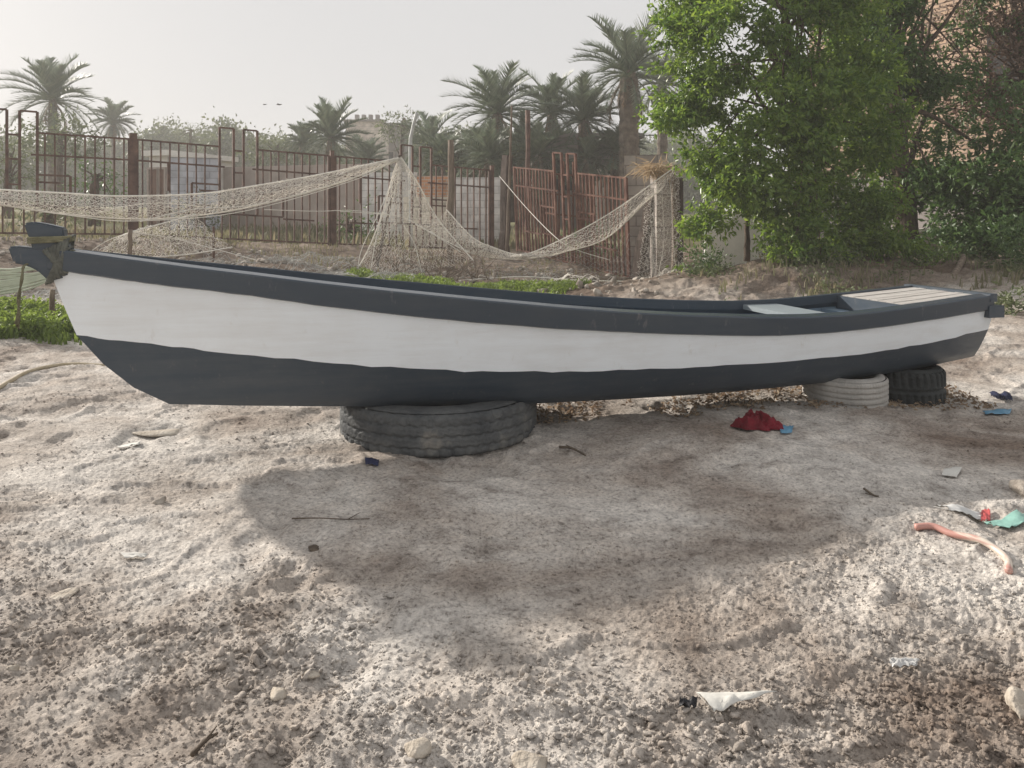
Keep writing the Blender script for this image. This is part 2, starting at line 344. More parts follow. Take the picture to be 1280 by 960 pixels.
def lumpy(x, y):     # where the soil is broken into clods
    a = np.exp(-(((x+.45)/.75)**2+((y-1.95)/.36)**2))
    b_ = np.exp(-(((x-1.5)/1.3)**2+((y-2.25)/.5)**2))*.65
    c = np.exp(-(((x+1.6)/.9)**2+((y-2.1)/.6)**2))*.5
    d = np.exp(-(((x-.5)/.9)**2+((y-1.75)/.2)**2))*.6
    n = sstep(.4, .7, fbm(x*1.7, y*1.7, 3, 91))
    return np.clip(a+b_+c+d, 0, 1)*.8*(.5+.5*n)+.3*n
def gh(x, y, micro=True):
    x = np.asarray(x, float); y = np.asarray(y, float)
    z = gbase(x, y)
    z = z+(fbm(x*.6, y*.6, 4, 3)-.5)*.09*sstep(1, 5, np.hypot(x, y))+(fbm(x*1.5, y*1.5, 3, 5)-.5)*.045
    if micro:
        back = sstep(7, 10, y)
        lm = lumpy(x, y)
        w, hid = worley(x*20+fbm(x*24, y*24, 2, 8), y*20, 21)
        w2, hid2 = worley(x*48, y*48+fbm(x*30, y*30, 2, 9), 31)
        cl = np.clip(1-w*1.7, 0, 1)*sstep(.35, 1, hid)
        cl2 = np.clip(1-w2*1.7, 0, 1)*sstep(.45, 1, hid2)
        z = z+lm*(cl*.008*sstep(.4, .65, fbm(x*4, y*4, 2, 44))+cl2*.006)+(.25+lm)*(fbm(x*18, y*18, 5, 41, .66)-.5)*.018+cl2*.003
        z = z+(fbm(x*34, y*34, 4, 47, .72)-.5)*.017*sstep(9, 6, y)*(.35+.65*sstep(.38, .62, fbm(x*1.9, y*1.9, 3, 49)))
        # trodden hollows
        hol = sstep(.62, .78, fbm(x*3.1, y*2.4, 3, 61)); z = z-hol*.022
        rid = 1-np.abs(fbm(x*2.2+5, y*3.0, 3, 71)*2-1); z = z+sstep(.8, .98, rid)*.012
        z = z+back*(fbm(x*2.5, y*2.5, 5, 55, .6)-.5)*.16*sstep(30, 18, y)
    return z
def g1(x, y): return float(gh(np.array([x]), np.array([y]))[0])
def build_ground():
    ys = np.concatenate([np.array([-60, -25, -10, -5, -2.5, -1.2, -.4, .2, .6, .9, 1.1, 1.25]), 1.3*np.exp(np.linspace(0, math.log(12/1.3), 640)), 12*np.exp(np.linspace(0.012, math.log(260/12), 170))])
    un = np.linspace(-.76, .76, 940)
    us = np.concatenate([np.array([-4, -2.8, -2, -1.6, -1.35, -1.15, -1.0, -.9, -.82]), un, -np.array([-4, -2.8, -2, -1.6, -1.35, -1.15, -1.0, -.9, -.82])[::-1]])
    U, Yg = np.meshgrid(us, ys)
    sc = np.maximum(Yg, 1.3)
    sc = np.where(Yg < 1.3, 1.3+(1.3-Yg)*1.2, sc)
    X = U*sc
    Z = gh(X, Yg)
    V = np.stack([X, Yg, Z], -1).reshape(-1, 3)
    r, c = X.shape
    idx = np.arange(r*c).reshape(r, c)
    Fq = np.stack([idx[:-1, :-1], idx[:-1, 1:], idx[1:, 1:], idx[1:, :-1]], -1).reshape(-1, 4)
    o = link_mesh('ground', V, Fq, M['ground'], smooth=True); o['kind'] = 'structure'
    o['label'] = 'pale dry trodden dirt yard'
build_ground()

# icosphere base
import bmesh
def ico(sub):
    bm = bmesh.new(); bmesh.ops.create_icosphere(bm, subdivisions=sub, radius=1)
    V = np.array([v.co[:] for v in bm.verts]); Fc = np.array([[v.index for v in f.verts] for f in bm.faces]); bm.free(); return V, Fc
ICO1, ICO2, ICO3 = ico(1), ico(2), ico(3)
def lump(seed, base=ICO2, amp=.35, sq=(1, .8, .6), facet=0):
    r = np.random.default_rng(seed); V, Fc = base
    d = np.zeros(len(V))
    for k in range(7):
        n = r.normal(size=3); n /= np.linalg.norm(n)
        d += np.sin(V@n*r.uniform(1.5, 5)+r.uniform(0, 6))*amp/(2+k*.5)
    V2 = V*(1+d)[:, None]
    if facet:
        for k in range(facet):
            n = r.normal(size=3); n /= np.linalg.norm(n); t = r.uniform(.55, .8)
            dd = V2@n; V2 = V2-np.outer(np.maximum(dd-t, 0), n)
    return V2*np.array(sq), Fc
def scatter_lumps(name, pts, sizes, mat, kind='stuff', label=None, protos=10, flat=.7):
    VV = []; FF = []; off = 0
    pr = [lump(100+i, ICO2, .75, (1, .8, flat), 5) for i in range(protos)]; prs = [lump(200+i, ICO1, .5, (1, .8, flat), 2) for i in range(protos)]
    for i, (p, s) in enumerate(zip(pts, sizes)):
        V, Fc = (pr if s > .007 else prs)[i % protos]
        a = random.uniform(0, 6.28); R = mat_rot(a, 'z')@mat_rot(random.uniform(-.5, .5), 'x')
        VV.append((V*s)@R.T+p); FF.append(Fc+off); off += len(V)
    o = link_mesh(name, np.vstack(VV), np.vstack(FF), mat); o['kind'] = kind
    if label: o['label'] = label
    return o
# clods lying on the dirt
n = 90000
yy = 1.45*np.exp(rng.uniform(0, math.log(7.5/1.45), n)); xx = rng.uniform(-.8, .8, n)*yy
lm = lumpy(xx, yy); keep = rng.uniform(0, 1, n) < (.10+.9*lm**1.3)
xx, yy, lm = xx[keep], yy[keep], lm[keep]
sz = (.0025+.005*rng.power(.35, len(xx))**2.2+lm*.014*rng.uniform(0, 1, len(xx))**12)
zz = gh(xx, yy)+sz*.25
scatter_lumps('dirt_clods', np.stack([xx, yy, zz], -1), sz, M['ground'], label='crumbs and clods of dry dirt strewn over the yard')
# rubble under the fence
n = 1500
yy = rng.uniform(9.5, 15.5, n); xx = rng.uniform(-.66, .2, n)*yy
sz = .02+.07*rng.uniform(0, 1, n)**4; zz = gh(xx, yy)+sz*.2
scatter_lumps('rubble', np.stack([xx, yy, zz], -1), sz, M['clod'], label='grey rubble and soil banked up before the fence')

# ---------------------------------------------------------------- boat
BOW = np.array([-2.2, 3.75]); STERN = np.array([2.92, 5.27])
LB = np.linalg.norm(STERN-BOW); AX = (STERN-BOW)/LB; NR = np.array([AX[1], -AX[0]])    # NR points to the camera side
LN = {
 'top': [(40, 308), (95, 316), (160, 325), (240, 335.5), (320, 345), (400, 355), (490, 365), (580, 374), (700, 385), (780, 391), (860, 395), (940, 397), (1005, 397), (1060, 394), (1105, 389), (1170, 380), (1242, 369)],
 'band': [(40, 333), (80, 339), (185, 354), (320, 370), (400, 382), (490, 392.5), (587, 402), (700, 411), (780, 415), (860, 418), (930, 419.5), (980, 419), (1050, 415), (1105, 408), (1170, 399), (1242, 386)],
 'line': [(40, 408), (96, 419), (220, 434), (320, 445), (400, 452.5), (490, 459.5), (587, 464), (680, 465), (759, 463.5), (860, 459.5), (940, 455), (1005, 450), (1060, 444.5), (1117, 437), (1180, 425), (1242, 410)],
 'bot': [(150, 503), (210, 505), (300, 507), (400, 508), (500, 508), (590, 507), (670, 504.5), (760, 500), (860, 494), (950, 486.5), (1036, 478), (1100, 468.5), (1155, 459), (1219, 445), (1245, 439)]}
def vline(k, u):
    a = np.array(LN[k]); return float(np.interp(u, a[:, 0], a[:, 1]))
def halfbeam(w):
    if w < .55: return .022+.40*(1-(1-w/.55)**2.1)
    q = (w-.55)/.45
    return .422-.092*q**1.9
ROWS = [('top', 1.0), ('band', .965), ('mid', .93), ('line', .88), ('low', .76), ('low2', .64), ('bot', .5)]
# stem and transom in profile: (s along the boat for each row)
def sfrom(u):    # s on the centreline seen at u
    k = (u-CX)/F     # (BOW+s*AX).x = k*(...).y
    return (k*BOW[1]-BOW[0])/(AX[0]-k*AX[1])
STEM = {'top': 62, 'band': 63, 'mid': 79, 'line': 97, 'low': 130, 'low2': 168, 'bot': 212}
def s_end(u, frac):   # station where the near side (half-beam frac*.33) is seen at u
    b_ = .33*frac; o_ = BOW+NR*b_; k = (u-CX)/F
    return (k*o_[1]-o_[0])/(AX[0]-k*AX[1])
SEND = {'top': s_end(1240, 1), 'band': s_end(1239, .965), 'mid': s_end(1239, .93), 'line': s_end(1235, .88), 'low': s_end(1229, .76), 'low2': s_end(1223, .64), 'bot': s_end(1217, .5)}
def vrow(k, u):
    if k in LN: return vline(k, u)
    if k == 'mid': return .5*(vline('band', u)+vline('line', u))
    t = {'low': .4, 'low2': .75}[k]
    return (1-t)*vline('line', u)+t*vline('bot', u)
NW = 64
WS = np.concatenate([np.linspace(0, .12, 14)[:-1], np.linspace(.12, 1, NW-13)])
def hull_grid(inset=0.0):
    G = {}
    for k, fr in ROWS:
        pts = []
        for w in WS:
            wob = .004*math.sin(w*97+2)*math.sin(w*41)+.002*math.sin(w*211) if k == 'line' else 0
            s = sfrom(STEM[k])+w*(SEND[k]-sfrom(STEM[k]))
            # rows near the keel narrow more slowly at the bow entry
            b_ = halfbeam(w)*(fr if w > .25 else (fr-(1-w/.25)*.0))
            c = BOW+AX*s; p = c+NR*b_
            u = CX+F*p[0]/p[1]
            z = zat(vrow(k, u), p[1])+wob
            pts.append((s, b_, z))
        G[k] = pts
    return G
HG = hull_grid()
def hp(s, b_, z, side): 
    c = BOW+AX*s+NR*b_*side; return np.array([c[0], c[1], z])
boat = thing('boat', 'long narrow wooden boat painted white with dark grey bands, propped on tyres', 'boat', (BOW[0]+AX[0]*LB/2, BOW[1]+AX[1]*LB/2, .0))
def strip(keys, mat, name, inset=0.0, flip=False):
    mb = MB()
    for side in (1, -1):
        rows = []
        for k in keys: rows.append([hp(s, max(b_-inset, .004), z+(inset*.8 if k == 'keel' else 0), side) for s, b_, z in (HG[k] if k != 'keel' else KEEL)])
        n_ = len(rows[0]); V = [p for r_ in rows for p in r_]; Fc = []
        for i in range(len(rows)-1):
            for j in range(n_-1):
                f = (i*n_+j, i*n_+j+1, (i+1)*n_+j+1, (i+1)*n_+j)
                Fc.append(f if (side == 1) != flip else f[::-1])
        mb.add(V, Fc)
    return mb.build(name, mat, boat, smooth=True)
KEEL = [(s, 0.001, z-.02*min(1, b_/.1)) for s, b_, z in HG['bot']]
strip(['top', 'band', 'mid', 'line'], M['white_paint'], 'topside')
strip(['line', 'low', 'low2', 'bot', 'keel'], M['grey_paint'], 'bottom')
strip(['top', 'band', 'mid', 'line', 'low', 'low2', 'bot', 'keel'], M['inner_paint'], 'inner_lining', inset=.024, flip=True)
# gunwale rails
def rail(side, name):
    mb = MB(); V = []; n_ = 0
    for (s, b_, z), (s2, b2, z2) in zip(HG['top'], HG['band']):
        hw = .042
        o1 = b_+.022; i1 = max(b_-.055, .0)
        jit = (random.random()-.5)*.003
        sec = [(o1-.006, z+.006), (o1, z-.002), (b2+.024, z2+.006+jit), (b2+.014, z2+jit), (b2-.01, z2+jit), (i1, z-.045), (i1, z+.010), (i1+.006, z+.014)]
        for bb, q in sec: V.append(hp(s, bb, q, side))
        n_ += 1
    k = 8; Fc = []
    for i in range(n_-1):
        for j in range(k):
            f = (i*k+j, i*k+(j+1) % k, (i+1)*k+(j+1) % k, (i+1)*k+j)
            Fc.append(f if side == -1 else f[::-1])
    Fc += [tuple(range(k)), tuple(range((n_-1)*k, n_*k))[::-1]]
    mb.add(V, Fc); return mb.build(name, M['rail_paint'], boat, smooth=False)
rail(1, 'gunwale'); rail(-1, 'gunwale')
# transom
def transom():
    mb = MB(); top = []
    V = []; Fc = []
    rows = [HG[k][-1] for k, _ in ROWS]+[KEEL[-1]]
    for s, b_, z in rows:
        V += [hp(s+.004, b_-.002, z, 1), hp(s+.004, b_-.002, z, -1), hp(s-.03, b_-.002, z, 1), hp(s-.03, b_-.002, z, -1)]
    mi = []
    for i in range(len(rows)-1):
        for a, b2, c, d in ((0, 1, 5, 4), (2, 6, 7, 3), (1, 3, 7, 5), (0, 4, 6, 2)):
            Fc.append((i*4+a, i*4+b2, i*4+c, i*4+d)); mi.append(0 if i < 3 else 1)
    Fc.append((0, 2, 3, 1)); mi.append(0)
    link_mesh('transom', V, Fc, [M['white_paint'], M['grey_paint']], boat, mi=mi)
    s, b_, z = HG['top'][-1]
    mb = MB(); rz = math.atan2(AX[1], AX[0])
    c = hp(s-.012, 0, z-.012, 1); mb.box(c, (.055, 2*b_+.05, .05), rz); mb.build('transom_cap', M['grey_paint'], boat)
    mb = MB(); c = hp(s+.012, 0, z-.1, 1); mb.box(c, (.12, 2*b_+.05, .075), rz); mb.build('rudder_beam', M['grey_paint'], boat)
transom()
# stern deck, planked
def at_s(s):
    a = HG['top']; ss = [q[0] for q in a]
    return np.interp(s, ss, [q[1] for q in a]), np.interp(s, ss, [q[2] for q in a])
s0 = sfrom(1092); s1 = HG['top'][-1][0]-.03
mb = MB(); npl = 9
for j in range(npl):
    V = []; ssn = np.linspace(s0, s1, 10)
    for s in ssn:
        b_, z = at_s(s); b_ -= .057
        ya = -b_+2*b_*j/npl+.0025; yb = -b_+2*b_*(j+1)/npl-.0025
        zz_ = z+.001+.002*math.sin(j*2.3)
        V += [hp(s, ya, zz_, 1), hp(s, yb, zz_, 1), hp(s, yb, zz_-.022, 1), hp(s, ya, zz_-.022, 1)]
    Fc = [(0, 1, 2, 3)]
    for i in range(9):
        for q in range(4): Fc.append((i*4+q, i*4+(q+1) % 4, (i+1)*4+(q+1) % 4, (i+1)*4+q))
    mb.add(V, Fc)
mb.build('stern_deck', M['deck'], boat)
b_, z = at_s(s0); mb = MB(); rz = math.atan2(AX[1], AX[0])
mb.box(hp(s0-.013, 0, z-.046, 1), (.022, 2*b_-.08, .085), rz); mb.build('deck_beam', M['grey_paint'], boat)
mb = MB(); mb.box(hp(s0-.09, 0, z-.1, 1), (.1, 2*b_-.07, .022), rz); mb.build('deck_step', M['inner_paint'], boat)
mb = MB(); mb.box(hp(s0+.12, 0, z-.2, 1), (.02, 2*b_-.3, .2), rz); mb.build('bulkhead', M['inner_paint'], boat)
for uu, wd in ((990, .25),):
    st = sfrom(uu); b_, z = at_s(st); mb = MB(); mb.box(hp(st, 0, z-.03, 1), (wd, 2*b_-.075, .03), rz); mb.build('thwart', M['thwart_paint'], boat)
for uu in (560, 300):
    st = sfrom(uu); b_, z = at_s(st); mb = MB(); mb.box(hp(st, 0, z-.13, 1), (.16, 2*b_-.09, .03), rz); mb.build('thwart', M['inner_paint'], boat)
# frames (ribs)
mb = MB()
for st in np.linspace(sfrom(330), sfrom(1040), 13):
    for side in (1, -1):
        pts = []
        for k, fr in ROWS[1:]:
            a = HG[k]; ss = [q[0] for q in a]
            pts.append(hp(st, np.interp(st, ss, [q[1] for q in a])-.032, np.interp(st, ss, [q[2] for q in a])+(.02 if k == 'bot' else 0), side))
        mb = MB(); mb.tube(smooth_path(pts, 12), .016, 5); mb.build('rib', M['inner_paint'], boat)
mb = MB()
zf = .36
for j in range(5):
    V = []
    for st in np.linspace(sfrom(330), sfrom(1080), 8):
        a = HG['bot']; zz_ = np.interp(st, [q[0] for q in a], [q[2] for q in a])+.06
        bw_ = np.interp(st, [q[0] for q in HG['low2']], [q[1] for q in HG['low2']])-.03
        ya = -bw_+2*bw_*j/5+.004; yb = -bw_+2*bw_*(j+1)/5-.004
        V += [hp(st, ya, zz_, 1), hp(st, yb, zz_, 1), hp(st, yb, zz_-.015, 1), hp(st, ya, zz_-.015, 1)]
    Fc = []
    for i in range(7):
        for q in range(4): Fc.append((i*4+q, i*4+(q+1) % 4, (i+1)*4+(q+1) % 4, (i+1)*4+q))
    mb.add(V, Fc)
mb.build('floor_board', M['inner_paint'], boat)
# bow beak and horn: thick plates on the centreline
def plate(poly, th, name, mat, bev=.008, Yo=0):
    ctr = []
    for u, v in poly:
        s = sfrom(u); c = BOW+AX*s; ctr.append(np.array([c[0], c[1], zat(v, c[1])]))
    bm = bmesh.new(); n3 = np.array([NR[0], NR[1], 0])*th/2
    f = [bm.verts.new(c+n3) for c in ctr]; bk = [bm.verts.new(c-n3) for c in ctr]
    bm.faces.new(f); bm.faces.new(bk[::-1]); k = len(ctr)
    for i in range(k): bm.faces.new((f[i], bk[i], bk[(i+1) % k], f[(i+1) % k]))
    bmesh.ops.recalc_face_normals(bm, faces=bm.faces)
    bmesh.ops.bevel(bm, geom=list(bm.edges), offset=bev, segments=2, affect='EDGES')
    V = [v.co[:] for v in bm.verts]; bm.verts.index_update(); Fc = [[v.index for v in q.verts] for q in bm.faces]; bm.free()
    return link_mesh(name, V, Fc, mat, boat)
plate([(13, 308), (24, 307), (50, 310), (100, 317), (112, 330), (100, 342), (64, 351), (50, 338), (38, 332), (20, 328)], .085, 'stem_beak', M['grey_paint'])
plate([(32, 279), (44, 277), (60, 279.5), (82, 284.5), (83, 296), (88, 308), (92, 318), (60, 330), (44, 316), (40, 300), (36, 291)], .07, 'stem_horn', M['grey_paint'])
# cutwater along the stem
V = []; pts = [BOW+AX*sfrom(u) for u in (60, 79, 97, 130, 168, 212)]
pz = [zat(v, p[1]) for p, v in zip(pts, (348, 384, 420, 454, 483, 505.5))]
mb = MB(); mb.tube([(p[0], p[1], z) for p, z in zip(pts, pz)], .019, 8)
# rope lashing round the stem with a hanging tail
rp = thing('mooring_rope', 'dark cord bound round the bow with a loose tail hanging down', 'rope', P(70, 330, 3.8))
mb2 = MB()
def loop(uv0, uv1, r, th):
    a, b2 = [np.append(BOW+AX*sfrom(q[0]), 0) for q in (uv0, uv1)]
    a[2] = zat(uv0[1], a[1]); b2[2] = zat(uv1[1], b2[1])
    n3 = np.array([NR[0], NR[1], 0])*th
    pts = [a+n3, b2+n3, b2+n3*.3+(b2-a)*.06, b2-n3, a-n3, a+n3*.1+(a-b2)*.06, a+n3]
    mb2.tube(smooth_path(pts, 26), r, 6)
for i in range(11):
    loop((88-i*2.8+random.uniform(-2, 2), 298+i*1.6+random.uniform(-1, 1)), (62+i*2.2+random.uniform(-2, 2), 349-i*1.2), random.uniform(.006, .01), .052+.004*random.random())
for i in range(7):
    loop((86+random.uniform(-2, 2), 300+i*5.5), (80-i*2, 340-i*3+random.uniform(-2, 2)), .008, .056)
mb2.build('lashing', M['rope_dark'], rp, smooth=True)
mb2 = MB()
for i in range(3): loop((39, 297.5+i*2.6), (86, 296+i*2.2+random.uniform(-.6, .6)), .0075, .044)
mb2.build('yellow_binding', M['rope_yellow'], rp, smooth=True)
mb2 = MB()
for k in range(3):
    mb2.tube(smooth_path([P(33+k, 330, 3.66), P(30-k*.8, 334, 3.64), P(26+k, 350, 3.63), P(25-k*1.4, 372, 3.63), P(22+k*1.2, 392, 3.64), P(19+k*2, 405+k*3, 3.65)], 24), .0045, 6)
mb2.tube(smooth_path([P(100, 322, 3.75), P(92, 314, 3.74), P(86, 318, 3.72), P(92, 330, 3.72)], 12), .009, 6)
mb2.build('rope_tail', M['rope'], rp, smooth=True)

# ---------------------------------------------------------------- tyres
def tyre(name, label, c, R, width, rim, mat, tread='zig', rz=0, tilt=(0, 0), group='tyres under the boat'):
    nt_, nz_ = 300, 34
    th = np.linspace(0, 2*np.pi, nt_, endpoint=False)
    t = thing(name, label, 'tyre', c, group)
    q = np.linspace(-1, 1, nz_)
    TH, Q = np.meshgrid(th, q, indexing='ij')
    shoulder = np.where(np.abs(Q) > .82, (np.abs(Q)-.82)/.18, 0)
    Rr = R-.008*R*Q**2-.04*R*shoulder**2
    if tread == 'zig':
        g = np.zeros_like(Rr)
        for q0 in (-.55, -.02, .5):
            zz_ = q0+.035*np.sign(np.sin(TH*52+q0*9))*np.minimum(1, np.abs(np.sin(TH*52+q0*9))*3)
            g = np.maximum(g, sstep(.055, .02, np.abs(Q-zz_)))
        lat = sstep(.82, .95, np.abs(np.sin(TH*26+np.sign(Q)*.8)))*sstep(.5, .6, np.abs(Q))*.8
        sip = sstep(.9, 1, np.abs(np.sin(TH*52+Q*4)))*.35
        g = np.maximum(g, np.maximum(lat, sip))
        Rr = Rr-g*.013
    elif tread == 'ring':
        g = np.zeros_like(Rr)
        for q0 in (-.62, -.2, .2, .62): g = np.maximum(g, sstep(.08, .05, np.abs(Q-q0)))
        g = np.maximum(g, sstep(.93, 1, np.abs(np.sin(TH*40)))*.3)
        Rr = Rr-g*.011
    else:
        g = sstep(.25, .5, np.sin(TH*34+np.sign(Q)*1.2+Q*2))*sstep(.15, .25, np.abs(Q)); g = np.maximum(g, sstep(.12, .06, np.abs(Q)))
        Rr = Rr-g*.016
    V = np.stack([Rr*np.cos(TH), Rr*np.sin(TH), (Q+1)*width/2*1.0], -1)
    idx = np.arange(nt_*nz_).reshape(nt_, nz_)
    nx = np.roll(idx, -1, 0)
    Fq = np.stack([idx[:, :-1], nx[:, :-1], nx[:, 1:], idx[:, 1:]], -1).reshape(-1, 4)
    Rm = mat_rot(rz, 'z')@mat_rot(tilt[0], 'x')@mat_rot(tilt[1], 'y')
    link_mesh('tread', V.reshape(-1, 3)@Rm.T+np.array(c), Fq, mat, t, smooth=True)
    # sidewalls: lathe from the shoulder to the bead and inside
    prof = [(R*.92, 0), (R*.9, -.012*width/.25), (R*.8, -.018), (R*.7, -.012), (rim+.02, .012), (rim, .03), (rim+.01, .05), (R*.72, .06), (R*.86, .09*width/.25)]
    for s_, nm in ((1, 'sidewall'), (-1, 'sidewall')):
        VV = []; k = len(prof); m_ = 96
        for i in range(m_):
            a = 2*math.pi*i/m_
            for r_, z_ in prof:
                z2 = z_ if s_ == 1 else width-z_
                VV.append((r_*math.cos(a), r_*math.sin(a), z2))
        VV = np.array(VV); i0 = np.arange(m_*k).reshape(m_, k); n0 = np.roll(i0, -1, 0)
        Fq = np.stack([i0[:, :-1], i0[:, 1:], n0[:, 1:], n0[:, :-1]], -1).reshape(-1, 4)
        link_mesh(nm, VV@Rm.T+np.array(c), Fq, mat, t, smooth=True)
    return t
tyre('truck_tyre', 'large dusty black truck tyre lying flat under the front half of the boat', (-.41, 4.45, -.045), .55, .212, .31, M['rubber'], 'zig', tilt=(0, -.004))
tyre('car_tyre', 'pale sun-bleached tyre with ring grooves wedged under the stern', (2.08, 4.93, .0), .25, .165, .16, M['pale_rubber'], 'ring', tilt=(.03, .0))
tyre('car_tyre', 'small black lug-treaded tyre lying beside the pale one under the stern', (2.54, 5.125, -.05), .25, .225, .16, M['dark_rubber'], 'lug')

# ---------------------------------------------------------------- fence
def panel_pts(A, B, hA, hB):
    A = np.array(A, float); B = np.array(B, float)
    def pt(s, h): return A+(B-A)*s+np.array([0, 0, (hA*(1-s)+hB*s)*h])
    return pt
def fence_panel(A, B, hA, hB, mat, parent, seed, lean=0, missing=.0, gap=.165):
    r = random.Random(seed); pt0 = panel_pts(A, B, hA, hB)
    d = np.array(B)-np.array(A); nrm = np.array([d[1], -d[0], 0.]); nrm /= np.linalg.norm(nrm)
    def pt(s, h): return pt0(s, h)+nrm*lean*h
    L = np.linalg.norm(np.array(B)-np.array(A)); mb = MB(); fr = MB()
    global FN
    FN = (nrm[0], nrm[1])
    w = .03
    def rl(s0_, s1_, h): fr.bar(pt(s0_, h), pt(s1_, h), w, .035)
    def vt(s, h0, h1, ww=.03): mb.bar(pt(s, h0), pt(s+r.uniform(-.0015, .0015), h1), ww)
    def fv(s, h0, h1): fr.bar(pt(s, h0), pt(s, h1), .048)
    rl(.015, .41, 1.0); rl(.59, .985, 1.0); rl(.015, .985, .04)
    fv(.018, .02, 1.0); fv(.982, .02, 1.0)
    rl(.018, .17, .79); rl(.17, .43, .79); rl(.57, .83, .79); rl(.83, .982, .79)
    fv(.16, .50, .79) if r.random() < .5 else fv(.44, .5, .79)
    for a, b2 in ((.405, .475), (.525, .595)):
        fv(a, .30, 1.2); fv(b2, .30, 1.2); rl(a, b2, 1.2); rl(a, b2, .30)
    rl(.475, .525, .97); rl(.475, .525, .74); rl(.475, .525, .5)
    rl(.27, .405, .60); rl(.595, .73, .60); fv(.27, .30, .60); fv(.73, .30, .60); rl(.31, .405, .53); rl(.595, .69, .53)
    rl(.1, .27, .28); rl(.73, .9, .28); rl(.27, .73, .30)
    nb = int(L/gap)
    for i in range(1, nb):
        s = i/nb
        if r.random() < missing: continue
        if .4 < s < .6: 
            vt(s, .04, .30); continue
        if .26 < s < .41 or .59 < s < .74:
            vt(s, .60, 1.0); vt(s, .04, .30)
            if r.random() < .8: vt(s, .3, .6)
        else: vt(s, .04, 1.0)
    p = fr.build('fence_panel', mat, parent)
    bo = mb.build('bars', mat, p)
    return p
fence = thing('metal_fence', 'long dark weathered metal fence with tall rectangular tops, left of the yard', 'fence', (-7.5, 15.6, .66))
fp = [(-14.6, 11.6, .86), (-10.98, 13.6, .76), (-7.5, 15.6, .66), (-4.02, 17.6, .39), (-.5, 19.6, .165)]
hts = [1.97, 1.97, 1.96, 2.04, 2.05]
for i in range(4):
    fence_panel(fp[i], fp[i+1], hts[i], hts[i+1], M['old_metal'], fence, 10+i, missing=.03)
for i, p in enumerate(fp):
    mb = MB(); mb.box((p[0], p[1], p[2]+hts[i]*.53-.1), (.085 if i != 2 else .14, .085 if i != 2 else .12, hts[i]*1.06+.2), math.atan2(2, 3.5)); mb.build('fence_post', M['old_metal'], fence)
gate = thing('rusty_fence', 'leaning rusty red metal fence panel beside the grey block pillar', 'fence', (1.2, 16.8, 0))
fence_panel((.09, 18.5, .23), (2.33, 15.25, -.19), 2.0, 2.02, M['rust'], gate, 31, lean=.1, gap=.115)
gate2 = thing('rusty_grille', 'smaller rusty bar grille propped behind the leaning red panel', 'grille', (.9, 17.4, .1))
mb = MB(); FN = (.6, -.8)
a, b2 = np.array([.75, 17.75, .1]), np.array([1.75, 17.2, 0])
for h in (.1, .55, 1.05, 1.5, 1.95): mb.bar(a+[0, 0, h], b2+[0, 0, h], .035)
for s in np.linspace(0, 1, 11): mb.bar(a+(b2-a)*s+[0, 0, .05], a+(b2-a)*s+[0, 0, 2.25 if int(s*10+.5) in (2, 4, 6) else 1.98], .03)
mb.build('grille', M['rust'], gate2)

def post(name, label, cat, a, b2, r0, r1, mat, group=None, square=False, seed=0):
    a = np.array(a, float); b2 = np.array(b2, float); rr = random.Random(seed)
    n_ = 9; pts = [a+(b2-a)*i/(n_-1)+np.array([rr.uniform(-1, 1), rr.uniform(-1, 1), 0])*r0*.18 for i in range(n_)]
    rad = [(r0+(r1-r0)*i/(n_-1))*rr.uniform(.92, 1.08) for i in range(n_)]
    V, Fc = tube_geo(pts, rad, 4 if square else 9)
    o = link_mesh(name, V, Fc, mat, org=a, smooth=not square); setprops(o, label, cat, group); return o
def gp(u, v, Y): return P(u, v, Y)
def dn(p, d=.15): return np.array([p[0], p[1], p[2]-d])
post('timber_post', 'grey weathered timber post at the middle of the nets', 'post', dn(P(562, 345, 15.2)), P(564, 175, 15.2), .085, .06, M['wood'], seed=1)
post('timber_post', 'dark square timber post between the bar fence and the red panel', 'post', dn(P(630, 312, 17.6)), P(633, 194, 17.6), .13, .12, M['dark_wood'], square=True, seed=2)
post('timber_post', 'thick brown timber post leaning against the right end of the red panel', 'post', dn(P(793, 356, 14.9)), P(815, 236, 14.8), .12, .11, M['dark_wood'], square=True, seed=3)
post('timber_post', 'slim brown timber post in front of the block pillar', 'post', dn(P(843, 366, 14.2)), P(843, 206, 14.2), .05, .045, M['wood'], seed=4)
post('timber_post', 'thin stake leaning out of the dark square post', 'post', dn(P(633, 312, 17.2)), P(640, 132, 17.2), .035, .02, M['wood'], seed=5)
post('metal_pole', 'tall dark straight pole rising among the palms', 'pole', dn(P(660, 320, 20)), P(660, 138, 20), .07, .06, M['old_metal'], seed=6)
post('net_peg', 'short wooden peg holding up the net beside the bow', 'peg', dn(P(163, 345, 9.5), .1), P(163, 287, 9.5), .028, .026, M['wood'], seed=7)
post('net_pole', 'dark pole propping the peak of the white net', 'pole', dn(P(470, 330, 13.6)), P(500, 194, 13.4), .028, .022, M['dark_wood'], seed=8)
post('net_peg', 'small iron stake standing in the mound before the fence', 'peg', dn(P(267, 320, 13), .1), P(267, 283, 13), .02, .02, M['old_metal'], seed=10)
o = MB(); o.tube(smooth_path([P(514, 320, 21), P(513, 190, 21), P(515, 165, 21), P(521, 141, 21)], 16), [.05]*8+[.045]*8, 8)
o = o.build('bent_pole', flat_mat('galvanised_pole', (.5, .52, .5), .5), org=P(514, 320, 21), smooth=True); setprops(o, 'pale bent pole curving up behind the metal fence', 'pole')
post('timber_post', 'short pale stake standing beside the bow in the weeds', 'post', dn(P(67, 412, 7.6), .1), P(65, 362, 7.6), .03, .025, M['wood'], seed=11)

